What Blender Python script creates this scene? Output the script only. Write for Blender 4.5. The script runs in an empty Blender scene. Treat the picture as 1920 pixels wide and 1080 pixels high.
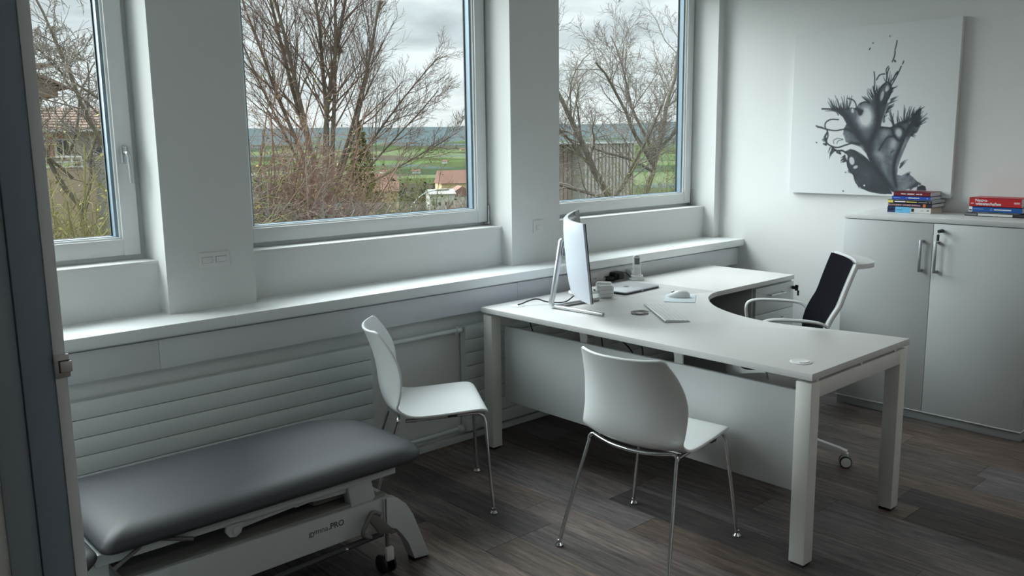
import bpy, bmesh, math, random
import numpy as np
from mathutils import Vector, Matrix, noise as mnoise

random.seed(7)
SC = bpy.context.scene
COL = SC.collection
PI = math.pi
def R(d): return d * PI / 180

# ------------------------------------------------------------------ camera
cam_data = bpy.data.cameras.new('camera')
cam_data.sensor_width = 36.0
cam_data.lens = 1620.16 / 1920 * 36.0
cam_data.clip_start = 0.05
cam_data.clip_end = 20000
cam = bpy.data.objects.new('camera', cam_data)
COL.objects.link(cam)
YAW, PITCH, ROLL = 0.736132957, -0.167933989, -0.0128110373
fw = Vector((math.sin(YAW) * math.cos(PITCH), math.cos(YAW) * math.cos(PITCH), math.sin(PITCH)))
rt = Vector((math.cos(YAW), -math.sin(YAW), 0))
up = rt.cross(fw)
rt2 = rt * math.cos(ROLL) + up * math.sin(ROLL)
up2 = up * math.cos(ROLL) - rt * math.sin(ROLL)
m = Matrix((rt2, up2, -fw)).transposed().to_4x4()
m.translation = Vector((0, 0, 1.56))
cam.matrix_world = m
SC.camera = cam

# ------------------------------------------------------------------ world: overcast sky with stretched clouds
SKY_STRENGTH = 1.12
world = bpy.data.worlds.new('world')
SC.world = world
world.use_nodes = True
nt = world.node_tree
nt.nodes.clear()
N = nt.nodes.new
def lk(a, b): nt.links.new(a, b)
out = N('ShaderNodeOutputWorld'); bg = N('ShaderNodeBackground')
tc = N('ShaderNodeTexCoord'); sep = N('ShaderNodeSeparateXYZ')
lk(tc.outputs['Generated'], sep.inputs[0])
def math_node(tree, op, a, b=None, clamp=False):
    n = tree.nodes.new('ShaderNodeMath'); n.operation = op; n.use_clamp = clamp
    for i, v in enumerate((a, b)):
        if v is None: continue
        if isinstance(v, (int, float)): n.inputs[i].default_value = v
        else: tree.links.new(v, n.inputs[i])
    return n.outputs[0]
zc = math_node(nt, 'MAXIMUM', sep.outputs[2], 0.0)
zz = math_node(nt, 'ADD', zc, 0.10)
px = math_node(nt, 'DIVIDE', sep.outputs[0], zz)
py = math_node(nt, 'DIVIDE', sep.outputs[1], zz)
comb = N('ShaderNodeCombineXYZ')
lk(px, comb.inputs[0]); lk(py, comb.inputs[1])
n1 = N('ShaderNodeTexNoise'); n1.inputs['Scale'].default_value = 1.25; n1.inputs['Detail'].default_value = 7
n1.inputs['Roughness'].default_value = 0.55; n1.inputs['Distortion'].default_value = 0.3
mp = N('ShaderNodeMapping'); mp.inputs['Location'].default_value = (2.4, 1.1, 0)
lk(comb.outputs[0], mp.inputs[0]); lk(mp.outputs[0], n1.inputs['Vector'])
cr = N('ShaderNodeValToRGB')
cr.color_ramp.elements[0].position = 0.30; cr.color_ramp.elements[0].color = (0.52, 0.57, 0.60, 1)
cr.color_ramp.elements[1].position = 0.60; cr.color_ramp.elements[1].color = (0.90, 0.96, 0.99, 1)
e = cr.color_ramp.elements.new(0.46); e.color = (0.70, 0.77, 0.80, 1)
lk(n1.outputs[0], cr.inputs[0])
hz = N('ShaderNodeMapRange'); hz.inputs[1].default_value = 0.0; hz.inputs[2].default_value = 0.12
hz.inputs[3].default_value = 0.55; hz.inputs[4].default_value = 0.0
lk(zc, hz.inputs[0])
mixh = N('ShaderNodeMix'); mixh.data_type = 'RGBA'
lk(hz.outputs[0], mixh.inputs[0]); lk(cr.outputs[0], mixh.inputs[6]); mixh.inputs[7].default_value = (0.95, 0.97, 0.95, 1)
zen = N('ShaderNodeMapRange'); zen.inputs[1].default_value = 0.15; zen.inputs[2].default_value = 1.0
zen.inputs[3].default_value = 1.0; zen.inputs[4].default_value = 3.0
lk(zc, zen.inputs[0])
stn = math_node(nt, 'MULTIPLY', zen.outputs[0], SKY_STRENGTH)
lk(mixh.outputs[2], bg.inputs[0]); lk(stn, bg.inputs[1]); lk(bg.outputs[0], out.inputs[0])

# the sun spread wide by the cloud cover
sun_data = bpy.data.lights.new('sun', 'SUN')
sun_data.energy = 12.0
sun_data.angle = R(75)
sun_data.color = (0.94, 0.985, 1.0)
sun = bpy.data.objects.new('sun', sun_data)
COL.objects.link(sun)
sd = Vector((-0.35, 1.0, 0.85))
sun.rotation_euler = sd.to_track_quat('Z', 'Y').to_euler()
sun.location = (0, 8, 12)

SC.view_settings.view_transform = 'Standard'
SC.view_settings.look = 'None'
SC.view_settings.gamma = 1.0
SC.view_settings.use_curve_mapping = False
SC.view_settings.exposure = 0.0
try:
    SC.cycles.max_bounces = 10
    SC.cycles.diffuse_bounces = 6
    SC.cycles.glossy_bounces = 4
    SC.cycles.transparent_max_bounces = 16
    SC.cycles.use_denoising = True
    SC.cycles.sample_clamp_indirect = 6.0
    SC.cycles.caustics_reflective = False
    SC.cycles.caustics_refractive = False
except Exception:
    pass

# ------------------------------------------------------------------ materials
MATS = {}
def mat(name, col, rough=0.5, metal=0.0, bump=0.0, bscale=200.0, var=0.0, vscale=8.0, spec=0.5, coat=0.0, objvar=0.0):
    if name in MATS: return MATS[name]
    M = bpy.data.materials.new(name); M.use_nodes = True
    t = M.node_tree; b = t.nodes['Principled BSDF']
    b.inputs['Base Color'].default_value = (*col, 1)
    b.inputs['Roughness'].default_value = rough
    b.inputs['Metallic'].default_value = metal
    b.inputs['Specular IOR Level'].default_value = spec
    if coat: b.inputs['Coat Weight'].default_value = coat
    tcn = t.nodes.new('ShaderNodeTexCoord')
    if var or objvar:
        nz = t.nodes.new('ShaderNodeTexNoise'); nz.inputs['Scale'].default_value = vscale; nz.inputs['Detail'].default_value = 4
        t.links.new(tcn.outputs['Object'], nz.inputs['Vector'])
        mr = t.nodes.new('ShaderNodeMapRange'); mr.inputs[1].default_value = 0.25; mr.inputs[2].default_value = 0.75
        mr.inputs[3].default_value = 1 - var; mr.inputs[4].default_value = 1 + var
        t.links.new(nz.outputs[0], mr.inputs[0])
        val = mr.outputs[0]
        if objvar:
            oi = t.nodes.new('ShaderNodeObjectInfo')
            m2 = t.nodes.new('ShaderNodeMapRange'); m2.inputs[3].default_value = 1 - objvar; m2.inputs[4].default_value = 1 + objvar
            t.links.new(oi.outputs['Random'], m2.inputs[0])
            val = math_node(t, 'MULTIPLY', val, m2.outputs[0])
        vm = t.nodes.new('ShaderNodeVectorMath'); vm.operation = 'SCALE'
        vm.inputs[0].default_value = col
        t.links.new(val, vm.inputs['Scale']); t.links.new(vm.outputs[0], b.inputs['Base Color'])
    if bump:
        nb = t.nodes.new('ShaderNodeTexNoise'); nb.inputs['Scale'].default_value = bscale; nb.inputs['Detail'].default_value = 3
        t.links.new(tcn.outputs['Object'], nb.inputs['Vector'])
        bp = t.nodes.new('ShaderNodeBump'); bp.inputs['Strength'].default_value = bump; bp.inputs['Distance'].default_value = 0.002
        t.links.new(nb.outputs[0], bp.inputs['Height']); t.links.new(bp.outputs[0], b.inputs['Normal'])
    MATS[name] = M
    return M

m_wall = mat('white_wall_paint', (0.70, 0.715, 0.705), 0.9, bump=0.25, bscale=120, var=0.015, vscale=2, spec=0.2)
m_ceil = mat('ceiling_paint', (0.8, 0.8, 0.8), 0.9, var=0.01)
m_trim = mat('satin_white_laminate', (0.72, 0.755, 0.76), 0.45, var=0.01, bump=0.05)
m_shelf = mat('sill_board_white', (0.78, 0.81, 0.81), 0.5, var=0.01, bump=0.1, bscale=60)
m_fascia = mat('fascia_grey_white', (0.66, 0.675, 0.70), 0.5, var=0.015)
m_rad = mat('radiator_enamel', (0.66, 0.70, 0.695), 0.4, var=0.01)
m_frame = mat('window_frame_white', (0.74, 0.765, 0.76), 0.4, var=0.01)
m_bead = mat('window_bead_white', (0.85, 0.87, 0.86), 0.35, var=0.01)
m_spacer = mat('glazing_spacer_blue_grey', (0.22, 0.30, 0.36), 0.4, metal=0.2, var=0.03)
m_gasket = mat('black_rubber_gasket', (0.02, 0.03, 0.035), 0.6, var=0.05)
m_desk = mat('desk_top_white', (0.73, 0.73, 0.72), 0.30, var=0.008, bump=0.04, bscale=400, spec=0.5)
m_edge = mat('desk_edge_white', (0.66, 0.66, 0.655), 0.45, var=0.01)
m_leg = mat('cream_white_steel', (0.76, 0.76, 0.72), 0.4, var=0.01)
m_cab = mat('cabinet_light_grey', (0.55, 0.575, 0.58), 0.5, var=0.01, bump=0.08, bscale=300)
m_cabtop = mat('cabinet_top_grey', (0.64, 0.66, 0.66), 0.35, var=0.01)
m_steel = mat('brushed_steel', (0.50, 0.52, 0.54), 0.35, metal=0.9, var=0.03, vscale=40)
m_alu = mat('aluminium', (0.62, 0.64, 0.66), 0.35, metal=0.9, var=0.02)
m_chrome = mat('chrome', (0.72, 0.73, 0.74), 0.12, metal=1.0, var=0.01)
m_shell = mat('white_plastic_shell', (0.80, 0.83, 0.83), 0.32, var=0.008)
m_black = mat('black_plastic', (0.015, 0.016, 0.018), 0.45, var=0.05)
m_mesh = mat('black_mesh_fabric', (0.006, 0.0065, 0.012), 0.9, bump=0.6, bscale=600, var=0.2, vscale=300, spec=.12)
m_vinyl = mat('dark_grey_vinyl', (0.037, 0.039, 0.046), 0.48, bump=0.12, bscale=700, var=0.04, spec=.45)
m_couchw = mat('couch_white_enamel', (0.55, 0.59, 0.59), 0.4, var=0.01)
m_couchd = mat('couch_dark_cover', (0.30, 0.31, 0.29), 0.5, var=0.03)
m_lever = mat('grey_lever_steel', (0.18, 0.175, 0.17), 0.45, metal=0.4, var=0.03)
m_print = mat('printed_grey_ink', (0.10, 0.11, 0.12), 0.6, var=0.02)
m_white = mat('white_plastic', (0.80, 0.82, 0.82), 0.35, var=0.01)
m_offw = mat('warm_white_plastic', (0.70, 0.70, 0.68), 0.45, var=0.01)
m_sock = mat('socket_plate_plastic', (0.70, 0.70, 0.69), 0.4, var=0.01)
m_sockline = mat('socket_grey_outline', (0.30, 0.29, 0.29), 0.6, var=0.02)  # plain grey for the rocker outlines and the grommet slot
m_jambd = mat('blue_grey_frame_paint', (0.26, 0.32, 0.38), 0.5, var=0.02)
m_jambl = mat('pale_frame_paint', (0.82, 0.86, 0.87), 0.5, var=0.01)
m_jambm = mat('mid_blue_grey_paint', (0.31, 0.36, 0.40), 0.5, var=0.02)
m_moni = mat('monitor_back_white', (0.58, 0.62, 0.69), 0.35, var=0.008)
m_screen = mat('dark_glossy_screen', (0.012, 0.013, 0.014), 0.12, var=0.02)
m_lap = mat('laptop_silver', (0.50, 0.51, 0.53), 0.38, metal=0.7, var=0.01)
m_lapd = mat('laptop_dark_edge', (0.02, 0.022, 0.03), 0.4, var=0.03)
m_lcd = mat('grey_lcd', (0.16, 0.18, 0.18), 0.3, var=0.03)
m_skirt = mat('skirting_white', (0.60, 0.63, 0.63), 0.5, var=0.01)
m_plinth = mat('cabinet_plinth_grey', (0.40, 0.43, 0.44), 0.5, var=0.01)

def floor_mat():
    M = bpy.data.materials.new('dark_oak_vinyl_plank'); M.use_nodes = True
    t = M.node_tree; b = t.nodes['Principled BSDF']
    n = t.nodes.new; L = t.links.new
    tcn = n('ShaderNodeTexCoord'); oi = n('ShaderNodeObjectInfo')
    off = n('ShaderNodeVectorMath'); off.operation = 'MULTIPLY_ADD'
    cx = n('ShaderNodeCombineXYZ'); L(oi.outputs['Random'], cx.inputs[0]); L(oi.outputs['Random'], cx.inputs[1]); L(oi.outputs['Random'], cx.inputs[2])
    off.inputs[1].default_value = (37, 91, 13)
    L(cx.outputs[0], off.inputs[0]); L(tcn.outputs['Object'], off.inputs[2])
    mp = n('ShaderNodeMapping'); mp.inputs['Scale'].default_value = (22, 1.6, 1)
    L(off.outputs[0], mp.inputs[0])
    g = n('ShaderNodeTexNoise'); g.inputs['Scale'].default_value = 1.6; g.inputs['Detail'].default_value = 8; g.inputs['Roughness'].default_value = 0.65; g.inputs['Distortion'].default_value = 1.4
    L(mp.outputs[0], g.inputs['Vector'])
    cr = n('ShaderNodeValToRGB')
    E = cr.color_ramp.elements
    E[0].position = 0.28; E[0].color = (0.036, 0.031, 0.031, 1)
    E[1].position = 0.78; E[1].color = (0.170, 0.138, 0.120, 1)
    k = E.new(0.5); k.color = (0.086, 0.073, 0.067, 1)
    L(g.outputs[0], cr.inputs[0])
    # fine pale pore streaks
    mp2 = n('ShaderNodeMapping'); mp2.inputs['Scale'].default_value = (95, 11, 1)
    L(off.outputs[0], mp2.inputs[0])
    g2 = n('ShaderNodeTexNoise'); g2.inputs['Scale'].default_value = 1.0; g2.inputs['Detail'].default_value = 5; g2.inputs['Roughness'].default_value = 0.7
    L(mp2.outputs[0], g2.inputs['Vector'])
    r2 = n('ShaderNodeMapRange'); r2.inputs[1].default_value = 0.35; r2.inputs[2].default_value = 0.7; r2.inputs[3].default_value = 0.78; r2.inputs[4].default_value = 1.3
    L(g2.outputs[0], r2.inputs[0])
    # each plank its own tone
    wn = n('ShaderNodeTexWhiteNoise'); wn.noise_dimensions = '1D'; L(oi.outputs['Random'], wn.inputs['W'])
    r3 = n('ShaderNodeMapRange'); r3.inputs[3].default_value = 0.60; r3.inputs[4].default_value = 1.6
    L(wn.outputs[0], r3.inputs[0])
    k1 = math_node(t, 'MULTIPLY', math_node(t, 'MULTIPLY', r2.outputs[0], r3.outputs[0]), 1.15)
    vs = n('ShaderNodeVectorMath'); vs.operation = 'SCALE'; L(cr.outputs[0], vs.inputs[0]); L(k1, vs.inputs['Scale'])
    # warm / cool shift
    hs = n('ShaderNodeMix'); hs.data_type = 'RGBA'; hs.blend_type = 'MULTIPLY'; hs.inputs[0].default_value = 1.0
    rr = n('ShaderNodeValToRGB'); rr.color_ramp.elements[0].color = (0.86, 0.95, 1.06, 1); rr.color_ramp.elements[1].color = (1.10, 1.0, 0.92, 1)
    L(oi.outputs['Random'], rr.inputs[0]); L(vs.outputs[0], hs.inputs[6]); L(rr.outputs[0], hs.inputs[7])
    L(hs.outputs[2], b.inputs['Base Color'])
    b.inputs['Roughness'].default_value = 0.55
    b.inputs['Specular IOR Level'].default_value = 0.35
    bm_ = n('ShaderNodeBump'); bm_.inputs['Strength'].default_value = 0.25; bm_.inputs['Distance'].default_value = 0.001
    L(g2.outputs[0], bm_.inputs['Height']); L(bm_.outputs[0], b.inputs['Normal'])
    return M
m_floor = floor_mat()

def glass_mat():
    M = bpy.data.materials.new('clear_window_glass'); M.use_nodes = True
    t = M.node_tree; t.nodes.clear()
    o = t.nodes.new('ShaderNodeOutputMaterial'); mx = t.nodes.new('ShaderNodeMixShader')
    tr = t.nodes.new('ShaderNodeBsdfTransparent'); gl = t.nodes.new('ShaderNodeBsdfGlossy'); fr = t.nodes.new('ShaderNodeLayerWeight')
    tr.inputs[0].default_value = (0.96, 0.985, 0.98, 1); gl.inputs['Roughness'].default_value = 0.01
    fac = math_node(t, 'MULTIPLY', math_node(t, 'POWER', fr.outputs['Facing'], 4.0), 0.35)
    fac = math_node(t, 'ADD', fac, 0.02)
    t.links.new(fac, mx.inputs[0]); t.links.new(tr.outputs[0], mx.inputs[1]); t.links.new(gl.outputs[0], mx.inputs[2])
    t.links.new(mx.outputs[0], o.inputs[0])
    return M
m_glass = glass_mat()

# ------------------------------------------------------------------ mesh helpers
OFF = {}
def tag(o, label=None, cat=None, group=None, kind=None):
    if label: o['label'] = label
    if cat: o['category'] = cat
    if group: o['group'] = group
    if kind: o['kind'] = kind
    return o
def thing(name, loc=(0, 0, 0), label=None, cat=None, group=None, kind=None, rotz=0.0, local=False):
    o = bpy.data.objects.new(name, None)
    COL.objects.link(o); o.location = loc; o.rotation_euler = (0, 0, rotz)
    o.empty_display_size = 0.1
    OFF[o.name] = Vector((0, 0, 0)) if local else Vector(loc)
    return tag(o, label, cat, group, kind)
def finish(name, bm, material, parent=None, smooth=35, label=None, kind=None, recalc=True):
    if recalc: bmesh.ops.recalc_face_normals(bm, faces=bm.faces)
    off = OFF.get(parent.name, Vector()) if parent else Vector()
    if off.length > 0: bmesh.ops.translate(bm, verts=bm.verts, vec=-off)
    me = bpy.data.meshes.new(name)
    bm.to_mesh(me); bm.free()
    mats = material if isinstance(material, (list, tuple)) else [material]
    for mm in mats: me.materials.append(mm)
    if smooth:
        me.polygons.foreach_set('use_smooth', [True] * len(me.polygons))
        me.set_sharp_from_angle(angle=R(smooth))
    o = bpy.data.objects.new(name, me); COL.objects.link(o)
    if parent: o.parent = parent
    OFF[o.name] = off
    if label: o['label'] = label
    if kind: o['kind'] = kind
    return o
def B(): return bmesh.new()
def bx(bm, x0, x1, y0, y1, z0, z1, bev=0.0, seg=2, mi=0, M=None):
    r = bmesh.ops.create_cube(bm, size=1.0)
    vs = r['verts']
    for v in vs:
        v.co = Vector((x0 + (v.co.x + .5) * (x1 - x0), y0 + (v.co.y + .5) * (y1 - y0), z0 + (v.co.z + .5) * (z1 - z0)))
    fs = list({f for v in vs for f in v.link_faces})
    for f in fs: f.material_index = mi
    if bev > 0:
        es = list({e for v in vs for e in v.link_edges})
        g = bmesh.ops.bevel(bm, geom=es, offset=bev, segments=seg, profile=0.5, affect='EDGES', material=mi)
        vs = list({v for f in g['faces'] for v in f.verts} | {v for v in vs if v.is_valid})
    if M is not None:
        allv = set(vs)
        for v in vs:
            for f in v.link_faces: allv.update(f.verts)
        bmesh.ops.transform(bm, matrix=M, verts=list(allv))
    return bm
def spline(pts, n=6, closed=False):
    P = [Vector(p) for p in pts]
    o = []
    N_ = len(P)
    rng = range(N_ if closed else N_ - 1)
    for i in rng:
        if closed: a, b, c, d = P[(i - 1) % N_], P[i], P[(i + 1) % N_], P[(i + 2) % N_]
        else: a, b, c, d = P[max(i - 1, 0)], P[i], P[i + 1], P[min(i + 2, N_ - 1)]
        for k in range(n):
            t = k / n
            o.append(0.5 * ((2 * b) + (c - a) * t + (2 * a - 5 * b + 4 * c - d) * t * t + (3 * b - a - 3 * c + d) * t ** 3))
    if not closed: o.append(P[-1])
    return o
def tube(bm, pts, r, n=10, closed=False, cap=True, mi=0):
    P = [Vector(p) for p in pts]
    rs = r if isinstance(r, (list, tuple)) else [r] * len(P)
    rings = []
    prev = None
    K = len(P)
    for i, p in enumerate(P):
        if closed: t = P[(i + 1) % K] - P[(i - 1) % K]
        else: t = P[min(i + 1, K - 1)] - P[max(i - 1, 0)]
        if t.length < 1e-9: t = Vector((0, 0, 1))
        t.normalize()
        if prev is None:
            a = Vector((0, 0, 1)) if abs(t.z) < 0.9 else Vector((1, 0, 0))
            u = t.cross(a).normalized()
        else:
            u = (prev - t * prev.dot(t)).normalized()
        prev = u
        w = t.cross(u)
        rings.append([bm.verts.new(p + (u * math.cos(2 * PI * k / n) + w * math.sin(2 * PI * k / n)) * rs[i]) for k in range(n)])
    for i in range(K if closed else K - 1):
        a, b = rings[i], rings[(i + 1) % K]
        for k in range(n):
            f = bm.faces.new((a[k], a[(k + 1) % n], b[(k + 1) % n], b[k])); f.material_index = mi
    if cap and not closed:
        f = bm.faces.new(rings[0][::-1]); f.material_index = mi
        f = bm.faces.new(rings[-1]); f.material_index = mi
    return bm
def lathe(bm, prof, n=20, M=None, mi=0):
    rings = []
    new = []
    for (r, z) in prof:
        if r < 1e-6:
            v = bm.verts.new((0, 0, z)); rings.append([v]); new.append(v)
        else:
            ring = [bm.verts.new((r * math.cos(2 * PI * k / n), r * math.sin(2 * PI * k / n), z)) for k in range(n)]
            rings.append(ring); new += ring
    for a, b in zip(rings, rings[1:]):
        for k in range(n):
            q = [a[k % len(a)], a[(k + 1) % len(a)], b[(k + 1) % len(b)], b[k % len(b)]]
            u = []
            for v in q:
                if v not in u: u.append(v)
            if len(u) > 2:
                f = bm.faces.new(u); f.material_index = mi
    if M is not None: bmesh.ops.transform(bm, matrix=M, verts=new)
    return bm
def prism(bm, poly, d0, d1, axis='z', bev=0.0, seg=2, mi=0, M=None):
    def P(a, b, d):
        return {'z': (a, b, d), 'y': (a, d, b), 'x': (d, a, b)}[axis]
    lo = [bm.verts.new(P(a, b, d0)) for a, b in poly]
    hi = [bm.verts.new(P(a, b, d1)) for a, b in poly]
    fs = [bm.faces.new(lo[::-1]), bm.faces.new(hi)]
    K = len(poly)
    for i in range(K): fs.append(bm.faces.new((lo[i], lo[(i + 1) % K], hi[(i + 1) % K], hi[i])))
    for f in fs: f.material_index = mi
    vs = lo + hi
    if bev > 0:
        es = list(set(fs[0].edges) | set(fs[1].edges))
        g = bmesh.ops.bevel(bm, geom=es, offset=bev, segments=seg, profile=0.5, affect='EDGES', material=mi)
        vs = list({v for f in g['faces'] for v in f.verts} | {v for v in vs if v.is_valid})
    if M is not None:
        bmesh.ops.transform(bm, matrix=M, verts=vs)
    return bm
def text_obj(name, s, size, M, material, parent, depth=0.0003, bold=False, shear=0.0):
    cu = bpy.data.curves.new('txt', 'FONT'); cu.body = s; cu.size = size; cu.extrude = depth
    cu.align_x = 'CENTER'; cu.align_y = 'CENTER'; cu.shear = shear
    if bold: cu.offset = size * 0.025
    cu.resolution_u = 3
    ob = bpy.data.objects.new('txt', cu); COL.objects.link(ob)
    dg = bpy.context.evaluated_depsgraph_get()
    me = bpy.data.meshes.new_from_object(ob.evaluated_get(dg))
    bpy.data.objects.remove(ob); bpy.data.curves.remove(cu)
    off = OFF.get(parent.name, Vector())
    me.transform(Matrix.Translation(-off) @ M)
    me.materials.clear(); me.materials.append(material)
    o = bpy.data.objects.new(name, me); COL.objects.link(o); o.parent = parent
    OFF[o.name] = off
    return o

RIGHT = 5.20      # right wall
PY = 3.54         # pillar faces
NY = 3.63         # parapet faces in the niches
WY = 3.755        # window plane
SZ = 0.874        # sill shelf top
HEAD = 2.72
CEIL = 2.95
XL, YB = -2.5, -2.5

# ------------------------------------------------------------------ room shell
fl = thing('floor', (0, 0, 0), 'dark brown grey wood-look plank floor', 'floor', kind='structure')
b = B(); bx(b, XL - .1, RIGHT + .1, YB - .1, 3.87, -0.15, -0.006); finish('underlay', b, mat('joint_dark', (0.015, 0.013, 0.012), 0.8, var=0.05), fl)
PW, PL = 0.178, 1.22
b = B(); bx(b, 0.0006, PW - 0.0006, 0.0006, PL - 0.0006, -0.006, 0, bev=0.0006, seg=1)
plank0 = finish('plank', b, m_floor, fl, smooth=0)
ends = {}
rnd = random.Random(3)
plank_meshes = {round(PL, 3): plank0.data}
def plank_mesh(L_):
    k = round(L_, 3)
    if k not in plank_meshes:
        bb = B(); bx(bb, 0.0006, PW - 0.0006, 0.0006, k - 0.0006, -0.006, 0, bev=0.0006, seg=1)
        me = bpy.data.meshes.new('plank'); bb.to_mesh(me); bb.free(); me.materials.append(m_floor)
        plank_meshes[k] = me
    return plank_meshes[k]
first = True
x = 2.190 - PW * math.ceil((2.190 - XL) / PW)
ci = round((x - 2.190) / PW)
known = {-1: 2.392, 0: 2.391, 1: 2.571, -2: 1.55, 2: 2.13, 3: 2.39, 4: 2.396, 5: 1.9, 6: 1.69, 7: 1.41, 8: 2.74, 9: 2.2, 12: 1.811}
while x < RIGHT:
    e0 = known.get(ci, rnd.uniform(0, PL))
    y = e0 - PL * math.ceil((e0 - YB) / PL)
    while y < 3.45:
        y0, y1 = max(y, YB), min(y + PL, 3.45)
        if y1 - y0 > 0.05:
            if first:
                o = plank0; first = False
            else:
                o = plank0.copy(); COL.objects.link(o)
            o.data = plank_mesh(y1 - y0)
            o.parent = fl; o.location = (x, y0, 0)
        y += PL
    x += PW; ci += 1

b = B(); bx(b, XL - .1, RIGHT + .1, YB - .1, 3.87, CEIL, CEIL + .15)
tag(finish('ceiling', b, m_ceil, smooth=0), 'plain white ceiling', 'ceiling', kind='structure')
b = B(); bx(b, RIGHT, RIGHT + .2, YB - .1, 3.87, -.1, CEIL + .1)
tag(finish('wall_right', b, m_wall, smooth=0), 'white plastered wall behind the cabinet and the painting', 'wall', kind='structure')
b = B(); bx(b, XL - .1, RIGHT + .1, YB - .2, YB, -.1, CEIL + .1)
tag(finish('wall_front', b, m_wall, smooth=0), 'white wall behind the viewer', 'wall', kind='structure')
b = B(); bx(b, XL - .2, XL, YB - .1, 3.87, -.1, CEIL + .1)
tag(finish('wall_side', b, m_wall, smooth=0), 'white end wall beyond the left of the picture', 'wall', kind='structure')

# window wall
OPEN = [(-2.14, -0.60), (-0.23, 1.302), (1.686, 3.212), (3.588, 5.130)]
b = B()
bx(b, XL - .1, RIGHT + .1, 3.45, 3.87, -.1, 0.83)                 # under the sill
for (x0, x1) in OPEN: bx(b, x0, x1, NY, 3.87, 0.83, 1.082)        # parapets in the niches
bx(b, XL - .1, RIGHT + .1, 3.60, 3.87, HEAD, CEIL + .1)           # lintel
xs = [XL - .1] + [v for o in OPEN for v in o] + [RIGHT + .1]
for i in range(0, len(xs), 2): bx(b, xs[i], xs[i + 1], PY, 3.87, 0.80, CEIL + .1)
tag(finish('wall_back', b, m_wall, smooth=0), 'white window wall with deep pillars between the windows', 'wall', kind='structure')

# sill shelf in boards
sh = thing('trim_1', (0, 0, 0), 'long white sill shelf running under the windows', 'shelf', kind='structure')
for (x0, x1) in ((XL, -0.35), (-0.349, 1.4895), (1.4905, RIGHT)):
    b = B(); bx(b, x0, x1, 3.335, 3.64, SZ - .045, SZ, bev=0.0015); finish('board', b, m_shelf, sh)
fa = thing('trim_2', (0, 0, 0), 'grey white fascia panels under the sill shelf', 'panel', kind='structure')
for (x0, x1) in ((XL, 1.1895), (1.1905, 3.1), (3.101, RIGHT - .002)):
    b = B(); bx(b, x0, x1, 3.378, 3.46, 0.695, 0.812, bev=0.0015); finish('panel', b, m_fascia, fa)
    b = B(); bx(b, x0, x1, 3.383, 3.46, 0.8145, 0.8285); finish('strip', b, m_fascia, fa, smooth=0)
b = B(); bx(b, XL, RIGHT - .002, 3.42, 3.46, 0.0, 0.035, bev=0.002)
tag(finish('baseboard_back', b, m_skirt), 'narrow white skirting below the radiators', 'baseboard', kind='structure')
b = B(); bx(b, RIGHT - .012, RIGHT, YB, 3.415, 0.0, 0.06, bev=0.002)
tag(finish('baseboard_right', b, m_skirt), 'white skirting along the right wall', 'baseboard', kind='structure')

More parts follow.
